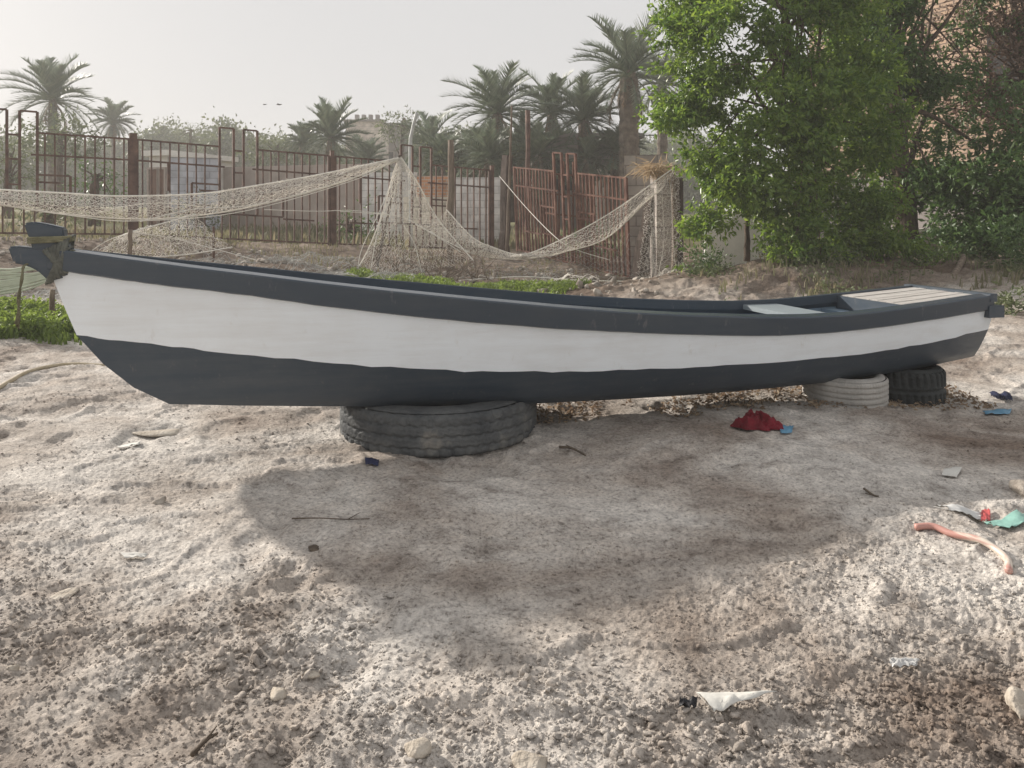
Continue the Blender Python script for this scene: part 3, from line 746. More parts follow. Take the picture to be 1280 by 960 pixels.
# ---------------------------------------------------------------- nets
def net_sheet(rows, mesh, mat, name, label, group, th=.003, rope=('first', 'last'), rope_r=.008, jit=.012, cat='net', seed=0, extra=None, ropemat=None, keep=1.0):
    r = np.random.default_rng(seed)
    n_ = 200
    R = np.array([smooth_path(q, n_) for q in rows])         # k x n x 3
    L = np.linalg.norm(np.diff(R[len(R)//2], axis=0), axis=1).sum()
    Wd = max(np.linalg.norm(np.diff(R, axis=0), axis=2).sum(0))
    nu = int(max(8, L/mesh)); nv = int(max(4, Wd/mesh))
    a = np.linspace(0, n_-1, nu); A = np.stack([R[:, int(i)]*(1-(i-int(i)))+R[:, min(int(i)+1, n_-1)]*(i-int(i)) for i in a], 1)   # k x nu x 3
    k = len(rows)
    tt = np.linspace(0, k-1-1e-6, nv); G = []
    for t in tt:
        i = int(t); f = t-i; G.append(A[i]*(1-f)+A[i+1]*f)
    G = np.array(G)                                            # nv x nu x 3
    nz_ = r.normal(size=G.shape)*jit
    from_edge = np.minimum(np.arange(nv), np.arange(nv)[::-1])[:, None, None] > 0
    wob = np.stack([np.sin(np.arange(nu)*.13+j*.31+c*2) for c in range(3) for j in [0]], -1)[None]*jit*1.2
    G = G+(nz_+wob)*from_edge
    segs = []
    for i in range(nv-1):            # diamond mesh: zigzag edges
        for j in range(nu-1):
            if (i+j) % 2 == 0: segs.append((G[i, j], G[i+1, j+1])); 
            else: segs.append((G[i, j+1], G[i+1, j]))
    segs = np.array(segs)
    if keep < 1: segs = segs[r.uniform(0, 1, len(segs)) < keep]
    V, Fq = strands(segs, th)
    o = link_mesh(name, V, Fq, [mat, ropemat or M['net_rope']], org=R[0, 0])
    setprops(o, label, cat, group)
    VV = list(V); 
    ropes = ([R[0]] if 'first' in rope else [])+([R[-1]] if 'last' in rope else [])
    for q in ropes: mb = MB(); mb.tube(q, rope_r, 5); mb.build('edge_rope', ropemat or M['net_rope'], o)
    for e_ in extra or []: mb = MB(); mb.tube(smooth_path(e_, 40), rope_r*.5, 5); mb.build('gathered_strand', ropemat or M['net_rope'], o)
    return o
def strands(segs, th):
    a, b2 = segs[:, 0], segs[:, 1]; t = b2-a; t /= (np.linalg.norm(t, axis=1)[:, None]+1e-9)
    ref = np.where(np.abs(t[:, 2:3]) < .9, np.array([[0, 0, 1.]]), np.array([[1., 0, 0]]))
    u = np.cross(t, ref); u /= np.linalg.norm(u, axis=1)[:, None]; w = np.cross(t, u)
    vs = []
    for p in (a, b2):
        for k in range(3):
            an = 2*math.pi*k/3; vs.append(p+th*(math.cos(an)*u+math.sin(an)*w))
    V = np.stack(vs, 1).reshape(-1, 3); n_ = len(segs); b0 = np.arange(n_)*6
    Fq = np.concatenate([np.stack([b0+i, b0+(i+1) % 3, b0+3+(i+1) % 3, b0+3+i], -1) for i in range(3)])
    return V, Fq
NG = 'fishing nets hung between the posts'
pk = P(500, 197, 13.4)
net_sheet([[P(-60, 234, 11.5), P(0, 237, 11.6), P(75, 241, 11.7), P(150, 245, 11.9), P(250, 242, 12.3), P(320, 232, 12.6), P(400, 218, 13), pk],
           [P(-60, 246, 11.3), P(0, 247, 11.35), P(75, 255, 11.45), P(150, 261, 11.65), P(250, 254, 12.05), P(320, 244, 12.4), P(400, 226, 12.8), pk],
           [P(-60, 250, 11.5), P(0, 256, 11.6), P(75, 267, 11.7), P(175, 274, 12), P(250, 269, 12.3), P(320, 257, 12.6), P(420, 230, 13.1), pk+[0, 0, -.03]]],
          .019, M['net'], 'fishing_net', 'long white fishing net slung like a hammock from the net peak to the left', NG, th=.002, seed=1, rope_r=.013, ropemat=M['net_rope'],
          extra=[[P(110, 270, 11.8), P(150, 259, 11.9), P(190, 254, 12), P(220, 255, 12.2), P(255, 259, 12.3)], [P(-20, 252, 11.5), P(100, 271, 11.6), P(175, 276, 11.8), P(300, 265, 12.4), P(440, 226, 13.1), pk], [P(175, 277, 11.5), P(240, 262, 12), P(330, 254, 12.4), P(450, 219, 13.1), pk]])
net_sheet([[P(163, 290, 9.5), P(182, 285, 10), P(215, 276, 10.8), P(245, 268, 11.6)], [P(140, 300, 9.6), P(178, 296, 10), P(220, 296, 10.8), P(262, 288, 11.6)], [P(105, 322, 9.7), P(175, 322, 10.1), P(235, 318, 10.8), P(290, 309, 11.5)]],
          .022, M['net'], 'fishing_net', 'pale net tented over the short peg behind the bow', NG, th=.002, seed=2, rope_r=.01, keep=.8, extra=[[P(163, 290, 9.5), P(130, 303, 9.6), P(100, 325, 9.7)], [P(163, 290, 9.5), P(142, 301, 9.5), P(122, 322, 9.6)], [P(163, 290, 9.5), P(225, 300, 10.8), P(320, 325, 11)]])
net_sheet([[pk, P(492, 215, 13.4), P(480, 260, 13.4), P(462, 308, 13.3), P(440, 348, 13.1)],
           [pk+[.01, 0, 0], P(500, 225, 13.2), P(500, 265, 13.1), P(498, 290, 13.1), P(505, 345, 13)],
           [pk+[.02, 0, 0], P(522, 228, 13.4), P(540, 262, 13.5), P(556, 285, 13.5), P(592, 326, 13.3)]],
          .022, M['net'], 'fishing_net', 'white net falling like a tent from its peak to the ground', NG, th=.002, seed=3, rope_r=.011, keep=.75,
          extra=[[pk, P(489, 228, 13.3), P(474, 265, 13.2), P(452, 312, 13.2), P(446, 346, 13)], [pk, P(496, 230, 13.3), P(478, 270, 13.2), P(470, 300, 13.2), P(462, 345, 13)], [P(425, 264, 13.5), P(467, 267, 13.3), P(504, 272, 13.2), P(540, 292, 13.2), P(576, 315, 13.2)], [P(505, 282, 13.2), P(518, 305, 13.1), P(527, 340, 13)], [P(330, 262, 13), P(395, 264, 13), P(440, 263, 13.1), P(485, 268, 13.2)]])
net_sheet([[P(558, 262, 14.6), P(590, 296, 14.4), P(616, 309, 14.3), P(651, 318, 14.2), P(690, 305, 14.2), P(760, 268, 14.2), P(845, 208, 14.1)],
           [P(545, 275, 14.5), P(585, 303, 14.2), P(620, 317, 14.1), P(651, 321, 14), P(700, 312, 14), P(765, 281, 14), P(830, 232, 14.1)],
           [P(519, 280, 14.4), P(575, 310, 14.2), P(601, 319.5, 14.2), P(651, 324, 14.2), P(709, 314, 14.2), P(760, 296, 14.2), P(815, 245, 14.2)]],
          .019, M['net'], 'fishing_net', 'beige net slung in a deep curve between the timber post and block pillar', NG, th=.002, seed=4, rope_r=.012,
          extra=[[P(624, 220, 17), P(660, 262, 15.6), P(695, 297, 14.4), P(720, 312, 14.2), P(762, 325, 14.1)]])
net_sheet([[P(590, 318, 14.1), P(651, 325, 14.0), P(720, 314, 14), P(790, 290, 14)], [P(585, 333, 14), P(651, 340, 13.8), P(720, 335, 13.8), P(790, 335, 13.9)], [P(560, 352, 13.3), P(650, 346, 13.4), P(720, 350, 13.4), P(800, 352, 13.5)]],
          .05, M['grey_net'], 'fishing_net', 'greyish net trailing on the ground under the deep beige curve', NG, th=.002, seed=5, rope=('last',), rope_r=.012, keep=.7)
net_sheet([[P(806, 240, 14.3), P(826, 226, 14.1), P(850, 206, 14.0)], [P(804, 290, 14.1), P(824, 300, 13.9), P(852, 290, 13.8)], [P(792, 370, 13.6), P(826, 374, 13.6), P(866, 368, 13.6)]],
          .022, M['net'], 'fishing_net', 'narrow beige net hanging straight down before the block pillar', NG, th=.002, seed=6, rope=(), keep=.7, extra=[[P(827, 232, 14.1), P(830, 300, 14), P(824, 345, 13.8), P(838, 366, 13.8)], [P(812, 245, 14.1), P(816, 330, 14), P(808, 366, 13.8)], [P(838, 230, 14), P(843, 320, 13.9), P(852, 364, 13.8)]])
# net heaped on the mound
def mound_net(name, label, x0, x1, y0, y1, mat, mesh, seed, hgt=.12, th=.003):
    nx, ny = int((x1-x0)/mesh), int((y1-y0)/mesh)
    X, Yg = np.meshgrid(np.linspace(x0, x1, nx), np.linspace(y0, y1, ny))
    r = np.random.default_rng(seed)
    X = X+r.normal(size=X.shape)*mesh*.25+(fbm(X*2, Yg*2, 2, seed)-.5)*.5; Yg = Yg+r.normal(size=X.shape)*mesh*.25+(fbm(X*2, Yg*2, 2, seed+5)-.5)*.4
    Z = gh(X, Yg)+.012+hgt*sstep(.4, .75, fbm(X*3, Yg*3, 3, seed+9))
    G = np.stack([X, Yg, Z], -1); mask = fbm(X*1.3, Yg*1.3, 3, seed+3) > .36
    segs = []
    for i in range(ny-1):
        for j in range(nx-1):
            if mask[i, j]: segs.append((G[i, j], G[i+1, j+1]) if (i+j) % 2 else (G[i, j+1], G[i+1, j]))
    V, Fq = strands(np.array(segs), th)
    o = link_mesh(name, V, Fq, mat, org=(x0, y0, g1(x0, y0))); return setprops(o, label, 'net')
mound_net('fishing_net', 'grey tangled net spread over the soil mound behind the bow', -5.2, -1.4, 10.2, 13.6, M['grey_net'], .055, 11, .14)
mound_net('fishing_net', 'brownish net heap lying on the ground below the red panel', .3, 2.9, 12.6, 14.0, M['net'], .05, 14, .2)
nb = thing('net_bundle', 'pale greenish bundled net piled left of the bow', 'net', P(10, 380, 7.5))
mb = MB()
for k in range(26):
    y0 = random.uniform(-14, 16); mb.tube(smooth_path([P(-30, 352+y0*1.3, 7.5), P(10, 350+y0+random.uniform(-3, 3), 7.4), P(40, 346+y0*.8+random.uniform(-3, 3), 7.4), P(66, 340+y0*.5, 7.5), P(95, 330+y0*.3, 8)], 20), random.uniform(.006, .014), 5)
mb.build('strand', M['green_net'], nb, smooth=True)
mound_net('fishing_net', 'loose grey net lying in the weeds left of the bow', -7.0, -4.2, 8.2, 10.2, M['grey_net'], .05, 17, .1)

# ---------------------------------------------------------------- foliage generators
def leaves(C, D, size, r, ratio=.36, fold=.25, jitter=.25):
    n_ = len(C); D = D/(np.linalg.norm(D, axis=1)[:, None]+1e-9)
    ref = r.normal(size=(n_, 3)); sd = np.cross(D, ref); sd /= (np.linalg.norm(sd, axis=1)[:, None]+1e-9); up = np.cross(sd, D)
    s = (size*r.uniform(1-jitter*1.5, 1+jitter, n_))[:, None]
    b = C; tip = C+D*s-up*s*.06; mid = C+D*s*.45
    l = mid+sd*s*ratio/2+up*s*fold*ratio; q = mid-sd*s*ratio/2+up*s*fold*ratio
    V = np.stack([b, l, tip, q], 1).reshape(-1, 3); i = np.arange(n_)*4
    Fq = np.concatenate([np.stack([i, i+1, i+2], -1), np.stack([i, i+2, i+3], -1)])
    return V, Fq
def crown_points(ells, dens, r, shell=.55):
    """twig centres through ellipsoids given as (centre, radii), denser near the surface"""
    out = []; dirs = []
    for c, rad, wgt in ells:
        n_ = int(dens*wgt*rad[0]*rad[1]*rad[2]**.5*1.0)
        d = r.normal(size=(n_, 3)); d /= np.linalg.norm(d, axis=1)[:, None]
        q = shell+(1-shell)*r.uniform(0, 1, n_)
        bump = 1+.28*np.sin(d[:, 0]*5+c[0]*3)*np.cos(d[:, 2]*6+c[2])+.16*np.sin(d[:, 1]*9+c[1])
        out.append(c+d*np.array(rad)*(q*bump)[:, None]); dirs.append(d)
    return np.vstack(out), np.vstack(dirs)
def clumped(ells, n_per, r, rc=.34, sq=.8):
    out = []
    for c, rad, wgt in ells:
        n_ = max(4, int(n_per*wgt*(rad[0]*rad[2]+rad[0]*rad[1]+rad[1]*rad[2])/3))
        d = r.normal(size=(n_, 3)); d /= np.linalg.norm(d, axis=1)[:, None]
        q = r.uniform(.45, 1.02, n_)
        pc = c+d*np.array(rad)*q[:, None]
        for p in pc:
            k = rc*r.uniform(.6, 1.25); out.append((p, (k, k, k*sq*r.uniform(.7, 1.1)), r.uniform(.7, 1.2)))
    return out
def broad_tree(name, label, cat, base, ells, trunk_pts, trunk_r, leafmat, leaf, dens, per=16, seed=0, limbs=14, group=None, barkmat=None, twig=.22, droop=.25, shell=.45, ratio=.36, clump=None):
    r = np.random.default_rng(seed)
    t = thing(name, label, cat, base, group)
    if clump: ells = clumped(ells, clump[0], r, clump[1])
    C, D = crown_points(ells, dens, r, shell)
    # clumpiness: drop twigs by 3-D noise
    nz_ = .5*fbm(C[:, 0]*1.6+C[:, 1], C[:, 2]*1.6, 2, seed)+.5*fbm(C[:, 1]*1.6, C[:, 2]*1.4+C[:, 0], 2, seed+4)
    k = nz_ > .36; C, D = C[k], D[k]
    Cl = np.repeat(C, per, 0); Dl = np.repeat(D, per, 0)
    tw = r.uniform(0, 1, len(Cl))[:, None]
    dirl = Dl*.7+r.normal(size=Cl.shape)*.75+np.array([0, 0, -droop])
    Cl = Cl+(Dl*.6+r.normal(size=Dl.shape)*.5+np.array([0, 0, .1]))*twig*tw
    V, Fq = leaves(Cl, dirl, leaf, r, ratio)
    link_mesh('crown', V, Fq, leafmat, t)
    mb = MB()
    if trunk_pts is not None:
        tp = smooth_path(trunk_pts, 14); rr = np.interp(np.linspace(0, 1, 14), np.linspace(0, 1, len(trunk_r)), trunk_r)
        rr = rr*(1+.08*np.sin(np.arange(14)*2.1)); mb.tube(tp, rr, 10)
        sel = r.choice(len(C), min(limbs, len(C)), replace=False)
        for q in sel:
            i = int(np.clip(4+9*r.uniform(), 3, 13)); a = tp[i]; e_ = C[q]
            m1 = a+(e_-a)*.4+np.array([r.uniform(-.15, .15), r.uniform(-.15, .15), .12]); mb.tube(smooth_path([a, m1, e_], 8), np.linspace(min(rr[i]*.5, .05+.02*r.uniform()), .006, 8), 5)
        mb.build('trunk', barkmat or M['bark'], t, smooth=True)
    return t
def E(u, v, ru, rv, Y, depth=None, wgt=1.0):
    k = Y/F; return (P(u, v, Y), (ru*k, depth or ru*k*.9, rv*k), wgt)
# main leafy tree
Yt = 11.2
ells = [E(905, 55, 80, 75, Yt), E(872, 148, 52, 52, Yt-.2), E(955, 140, 90, 85, Yt), E(902, 212, 44, 36, Yt-.2), E(1000, 225, 75, 60, Yt), E(1035, 50, 90, 90, Yt), E(985, 298, 42, 42, Yt-.4, .5), E(872, 285, 20, 45, Yt+.2, .45), E(1075, 150, 65, 100, Yt+.2), E(1060, 270, 45, 45, Yt+.1), E(925, 255, 42, 22, Yt+.2, .5), E(860, 10, 40, 45, Yt+.6), E(960, -70, 130, 80, Yt+.3, 1.3), E(840, 160, 22, 28, Yt, .35), E(1068, 318, 45, 24, Yt-.1, .5), E(1015, 322, 40, 22, Yt-.3, .4), E(1100, 290, 34, 40, Yt+.2, .5), E(868, 320, 22, 30, Yt-.1, .35), E(940, 215, 50, 40, Yt-.5, .6), E(1020, 130, 60, 60, Yt-.7, .6)]
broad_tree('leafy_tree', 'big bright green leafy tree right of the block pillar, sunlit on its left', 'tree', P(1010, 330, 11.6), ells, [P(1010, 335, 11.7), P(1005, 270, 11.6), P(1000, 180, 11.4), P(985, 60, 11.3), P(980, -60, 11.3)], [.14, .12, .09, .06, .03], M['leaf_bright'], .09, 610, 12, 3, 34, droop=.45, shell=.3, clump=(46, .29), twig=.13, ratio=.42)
# thin stem under the crown at the left
post('tree_stump', 'pale thin stem standing below the bright green crown', 'tree trunk', dn(P(934, 318, 11.5), .1), P(934, 262, 11.6), .045, .035, M['bark'], seed=21)
# darker tree with a thick trunk
ells = [E(1120, 60, 75, 80, 12.6), E(1060, 15, 60, 60, 12.8), E(1150, 240, 34, 40, 12.6, .6, .7), E(1215, 240, 55, 40, 12.4, .8, .9), E(1180, 150, 35, 60, 12.8, .6, .6), E(1110, 210, 40, 90, 12.9), E(1120, -70, 150, 60, 12.9, 1.4), E(1195, 60, 50, 55, 12.9, .7, .4), E(1240, 130, 45, 50, 12.9, .6, .35), E(1250, 20, 50, 40, 13, .7, .25)]
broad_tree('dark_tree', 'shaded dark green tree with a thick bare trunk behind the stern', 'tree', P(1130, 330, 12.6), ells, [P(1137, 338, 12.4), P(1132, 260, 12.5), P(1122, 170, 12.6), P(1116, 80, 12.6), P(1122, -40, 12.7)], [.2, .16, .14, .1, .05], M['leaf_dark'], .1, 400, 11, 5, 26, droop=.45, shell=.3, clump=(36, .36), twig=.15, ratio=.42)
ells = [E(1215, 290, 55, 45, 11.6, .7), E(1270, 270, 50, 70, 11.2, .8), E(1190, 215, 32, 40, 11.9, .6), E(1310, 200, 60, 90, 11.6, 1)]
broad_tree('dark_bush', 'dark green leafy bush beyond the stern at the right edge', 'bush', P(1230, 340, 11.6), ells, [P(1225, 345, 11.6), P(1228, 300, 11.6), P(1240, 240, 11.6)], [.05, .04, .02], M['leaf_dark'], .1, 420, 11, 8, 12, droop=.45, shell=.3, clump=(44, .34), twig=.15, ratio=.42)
# dry branching tree, upper right
ells = [E(1200, 60, 60, 60, 13.6, .8, .25), E(1260, 100, 50, 70, 13.4, .8, .25), E(1220, 140, 50, 30, 13.4, .6, .42), E(1270, 10, 70, 50, 13.5, .9, .4)]
dt = broad_tree('dry_tree', 'half bare tree with brown dry leaves in front of the brick building', 'tree', P(1300, 330, 13.6), ells, [P(1330, 335, 13.6), P(1318, 200, 13.5), P(1290, 100, 13.5), P(1260, -20, 13.5)], [.16, .13, .09, .04], M['leaf_dry'], .08, 800, 14, 11, 40)
mb = MB(); r = np.random.default_rng(5)
for k in range(16):
    a = P(1310-r.uniform(0, 40), r.uniform(60, 200), 13.5); e_ = P(r.uniform(1130, 1230), r.uniform(-10, 160), r.uniform(12.8, 13.8))
    m1 = (a+e_)/2+np.array([0, 0, r.uniform(-.2, .3)]); mb.tube(smooth_path([a, m1, e_], 10), np.linspace(.028, .006, 10), 5)
mb.build('branch', M['bark'], dt, smooth=True)
# low bushes
def bush(label, u, v, ru, rv, Y, mat, leaf, dens, seed, per=12):
    broad_tree('bush', label, 'bush', P(u, v+rv, Y), [E(u, v, ru, rv, Y, ru*Y/F*.8)], None, None, mat, leaf, dens, per, seed, shell=.15, droop=-.1, twig=.15)
bush('small dark bush at the foot of the block pillar', 880, 330, 26, 24, 10.9, M['leaf_dark'], .06, 2200, 41)
bush('olive weed bush between the pillar and the dirt mound', 900, 352, 34, 14, 10.4, M['leaf_olive'], .06, 2600, 42)
bush('low green bush below the dark tree trunk', 1050, 345, 38, 20, 10.6, M['leaf_dark'], .06, 2200, 43)
bush('low bright bush under the dark tree, sunlit on top', 1165, 332, 34, 20, 10.9, M['leaf_bright'], .055, 2200, 44)
bush('weedy green clump right of the stern', 1266, 385, 24, 26, 7.8, M['leaf_olive'], .07, 3800, 45)
bush('low dark bush at the right edge behind the stern', 1285, 330, 30, 25, 10, M['leaf_dark'], .06, 2200, 46)

# grass: blades
def grass(name, label, xy, hgt, mat, r, seed, width=.006):
    n_ = len(xy); z = gh(xy[:, 0], xy[:, 1])-.01
    b = np.stack([xy[:, 0], xy[:, 1], z], -1); a = r.uniform(0, 6.28, n_); h = hgt*r.uniform(.4, 1.1, n_)
    sd = np.stack([np.cos(a), np.sin(a), 0*a], -1)*width*r.uniform(.7, 1.4, n_)[:, None]
    ln = np.stack([np.cos(a+1.4), np.sin(a+1.4), 0*a], -1)*(h*r.uniform(.1, .6, n_))[:, None]
    mid = b+ln*.35+np.stack([0*a, 0*a, h*.6], -1); tip = b+ln+np.stack([0*a, 0*a, h], -1)
    V = np.stack([b-sd, b+sd, mid+sd*.8, mid-sd*.8, tip], 1).reshape(-1, 3); i = np.arange(n_)*5
    tri = np.concatenate([np.stack([i, i+1, i+2], -1), np.stack([i, i+2, i+3], -1), np.stack([i+3, i+2, i+4], -1)])
    o = link_mesh(name, V, tri, mat); o['kind'] = 'stuff'; o['label'] = label
def weeds(name, label, xy, hgt, leaf, mat, r):
    n_ = len(xy); k = 5; X = np.repeat(xy, k, 0)+r.normal(size=(n_*k, 2))*.035
    C = np.stack([X[:, 0], X[:, 1], gh(X[:, 0], X[:, 1])+hgt*r.uniform(0, 1, n_*k)**1.3], -1); D = r.normal(size=C.shape); D[:, 2] = np.abs(D[:, 2])*.5+.1
    V, Fq = leaves(C, D, leaf, r, .5, .2); o = link_mesh(name, V, Fq, mat); o['kind'] = 'stuff'; o['label'] = label
def patch(n_, x0, x1, y0, y1, thr, seed, sc=1.6):
    r = np.random.default_rng(seed); x = r.uniform(x0, x1, n_); y = r.uniform(y0, y1, n_)
    ed = np.minimum(np.minimum(x-x0, x1-x)/(x1-x0), np.minimum(y-y0, y1-y)/(y1-y0))
    k = fbm(x*sc, y*sc, 3, seed) > thr+r.normal(size=n_)*.05+.2*np.clip(1-ed/.22, 0, 1)**2
    return np.stack([x[k], y[k]], -1)
grass('grass', 'fresh green grass growing along the boat and under the nets', patch(26000, -2.6, 1.15, 9.6, 12.6, .5, 60), .09, M['grass'], np.random.default_rng(1), 1, .012)
grass('grass', 'green weeds around the bow at the left edge', patch(9000, -5.6, -3.7, 6.7, 8.3, .53, 64), .12, M['grass'], np.random.default_rng(2), 2, .014)
grass('grass', 'thin dry grass along the foot of the metal fence', patch(7000, -12, 3.5, 12.5, 18.5, .54, 66), .15, M['grass_dry'], np.random.default_rng(3), 3, .008)
grass('grass', 'olive weeds on the bank behind the stern', patch(3500, 2.4, 7, 8.6, 11.6, .6, 68), .16, M['grass_dry'], np.random.default_rng(4), 4, .009)
grass('grass', 'rank grass in the field beyond the metal fence', patch(20000, -24, 5, 17.5, 34, .46, 70, .5), .32, M['grass_dry'], np.random.default_rng(5), 5, .03)

weeds('weeds', 'leafy green weeds crowded under the bow at the left edge', patch(3000, -5.6, -3.75, 6.7, 8.1, .56, 64), .15, .05, M['grass'], np.random.default_rng(12))
weeds('weeds', 'low leafy weeds among the grass behind the boat', patch(6500, -2.4, 1.1, 9.6, 12.4, .53, 60), .09, .045, M['grass'], np.random.default_rng(13))
weeds('weeds', 'sparse leafy weeds on the dark bank behind the stern', patch(2600, 2.4, 7.5, 8.8, 11.6, .55, 78), .2, .05, M['leaf_olive'], np.random.default_rng(14))
# leaf litter behind the boat and under the hull
def litter():
    r = np.random.default_rng(77); n_ = 8000
    x = r.uniform(-.1, 3.0, n_); y = 4.45+x*.16+r.uniform(-.1, 1.7, n_)
    k = fbm(x*3, y*3, 3, 7) > .42; x, y = x[k], y[k]
    C = np.stack([x, y, gh(x, y)+r.uniform(0, .03, len(x))], -1)
    d = r.normal(size=C.shape); d[:, 2] *= .35
    V, Fq = leaves(C, d, .032, r, .5, .5)
    o = link_mesh('leaf_litter', V, Fq, M['litter']); o['kind'] = 'stuff'; o['label'] = 'dry brown leaf litter on the ground behind the hull'
litter()

# ---------------------------------------------------------------- palms
def palm(label, u, vc, span, Y, seed, base_v=None, dead=6, nf=30, trunk_r=.2, lean=0, group='date palms beyond the fence', bushy=False):
    r = np.random.default_rng(seed); c = P(u, vc, Y); R = span/2*Y/F
    gz = float(gbase(np.array([c[0]]), np.array([c[1]]))[0])
    t = thing('palm_tree', label, 'palm tree', (c[0]-lean, c[1], gz), group)
    drp = r.uniform(.03, .055); ext = r.uniform(.95, 1.3); wind = r.uniform(-.12, .12, 2)
    VV = []; FF = []; off = 0; VD = []; FD = []; offd = 0
    mb = MB()
    for i in range(nf+dead):
        isd = i >= nf
        az = i*2.39996+r.uniform(-.3, .3); el = (1.45-1.95*((i % nf)/nf)**ext)+r.uniform(-.12, .12) if not isd else -.9+r.uniform(-.4, .2)
        Lf = R*r.uniform(.95, 1.55)*(1.0 if not isd else .75)
        n_ = 15; p = c.copy()+np.array([0, 0, -.05]); e2 = el; pts = [p.copy()]
        for q in range(n_):
            p = p+np.array([math.cos(az)*math.cos(e2), math.sin(az)*math.cos(e2), math.sin(e2)])*Lf/n_
            p[:2] += wind*Lf/n_; e2 -= (drp+.035*r.uniform())*(1.0 if el > .3 else 1.2); pts.append(p.copy())
        pts = np.array(pts); mb.tube(pts, np.linspace(.025, .006, len(pts)), 4)
        T = np.gradient(pts, axis=0); T /= np.linalg.norm(T, axis=1)[:, None]
        k = 40; q = np.linspace(1.6, n_-.05, k); base = np.stack([np.interp(q, np.arange(n_+1), pts[:, j]) for j in range(3)], -1); Tq = np.stack([np.interp(q, np.arange(n_+1), T[:, j]) for j in range(3)], -1)
        side = np.cross(Tq, [0, 0, 1]); side /= (np.linalg.norm(side, axis=1)[:, None]+1e-6); up = np.cross(side, Tq)
        ll = Lf*.27*np.sin(np.linspace(.5, 2.75, k))
        for sgn in (1, -1):
            d = Tq*.75+side*sgn*.62+up*.35+r.normal(size=Tq.shape)*.1+(np.array([0, 0, -.5]) if isd else 0); d /= np.linalg.norm(d, axis=1)[:, None]
            tip = base+d*ll[:, None]; w = up*.02*Y/30+Tq*.034*Y/30
            V = np.stack([base-w, base+w, tip], 1).reshape(-1, 3); ii = np.arange(k)*3; f = np.stack([ii, ii+1, ii+2], -1)
            if isd: VD.append(V); FD.append(f+offd); offd += len(V)
            else: VV.append(V); FF.append(f+off); off += len(V)
    link_mesh('fronds', np.vstack(VV), np.vstack(FF), M['palm_leaf'], t)
    if VD: link_mesh('dead_fronds', np.vstack(VD), np.vstack(FD), M['palm_dead'], t)
    mb.build('frond_stem', M['palm_leaf'], t)
    z0 = gz-.3; n_ = 26; hz = np.linspace(0, 1, n_); tr = MB()
    pts = [(c[0]-lean*(1-q), c[1], z0+(c[2]+.1-z0)*q) for q in hz]
    rad = [trunk_r*(1.15-.2*q)*(1+.13*(i % 2)) for i, q in enumerate(hz)]; rad[-1] *= .6
    tr.tube(pts, rad, 10); tr.build('trunk', M['palm_bark'], t)
    return t
PL = [('tall hazy palm at the far left above the metal fence', 66, 125, 94, 40, 1, .2), ('small far palm right of the tall left one', 142, 152, 44, 62, 2, .15),
 ('palm with a spreading crown in front of the far beige building', 414, 172, 78, 36, 3, .18), ('low bushy palm left of the far beige building', 378, 180, 50, 42, 4, .15),
 ('upright palm with one long frond arching left behind the timber post', 622, 142, 110, 29, 5, .2), ('dense palm behind the tall dark pole', 690, 140, 92, 31, 6, .2),
 ('palm with hanging dead fronds left of the tallest palm', 730, 150, 96, 28, 7, .2), ('tallest palm with a thick trunk beside the leafy green tree', 786, 92, 122, 26, 8, .3),
 ('low palm behind the bent pole', 538, 182, 74, 36, 9, .2), ('low palm between the timber post and the upright palm', 590, 190, 66, 33, 10, .2), ('low dark palm right of the upright palm', 655, 188, 70, 30, 11, .2),
 ('hazy palm with its crown just over the fence, left of the bent pole', 458, 204, 56, 42, 12, .2), ('far palm mostly hidden by the tallest palm', 828, 105, 80, 34, 13, .2), ('low palm in front of the grey house', 735, 200, 56, 27, 14, .18), ('bushy low palm left of the grey house', 672, 196, 84, 27.5, 15, .2), ('bushy low palm right below the upright palm', 612, 200, 80, 27.5, 16, .2), ('low palm under the tallest palm', 770, 186, 70, 27, 17, .2), ('small low palm behind the bent pole foot', 556, 200, 66, 31, 18, .2)]
for l, u, v, sp_, Y, sd, tr in PL: palm(l, u, v, sp_, Y, sd, trunk_r=tr, dead=9 if sd != 8 else 12, nf=46 if sd != 8 else 46)

# far trees and bushes beyond the fence
def far_tree(label, u, v, ru, rv, Y, seed, mat=None, leaf=.22, dens=40, name='bushy_tree', per=12):
    broad_tree(name, label, 'tree', (P(u, v, Y)[0], Y, 1), [E(u, v, ru, rv, Y, ru*Y/F*.8), E(u+ru*.5, v+rv*.3, ru*.7, rv*.7, Y, ru*Y/F*.6), E(u-ru*.5, v+rv*.35, ru*.7, rv*.6, Y+.5, ru*Y/F*.6)],
               [(P(u, v, Y)[0], Y, .8), P(u, v+rv*.4, Y), P(u+3, v-rv*.4, Y)], [.16, .12, .05], mat or M['leaf_olive'], leaf, dens, per, seed, limbs=8, group='trees beyond the fence', twig=.4)
far_tree('round hazy tree above the fence between beige building and bent pole', 503, 156, 26, 22, 48, 201)
far_tree('thin pale tree far behind the white hut', 238, 168, 26, 14, 60, 202, leaf=.12, dens=40)
far_tree('dark shrub left of the white hut behind the bars', 118, 226, 34, 22, 21, 203, M['leaf_dark'], .12, 90)
far_tree('olive bush beneath the tall left palm', 75, 172, 45, 24, 34, 204)
far_tree('bush at the left edge behind the fence', 10, 205, 30, 35, 26, 205, None, .14, 80)
far_tree('low dark bush behind the lower bars right of the fence post', 440, 282, 30, 18, 20.5, 206, M['leaf_dark'], .12, 100)
far_tree('grey green bush behind the tan boundary wall', 345, 188, 36, 16, 45, 207)
far_tree('dense olive bush between the low palms', 570, 200, 40, 22, 31, 208, None, .14, 60)
far_tree('olive thicket under the upright palm', 640, 205, 45, 24, 29, 209, None, .14, 60)
far_tree('bush left of the round hazy tree', 448, 214, 34, 16, 46, 210)
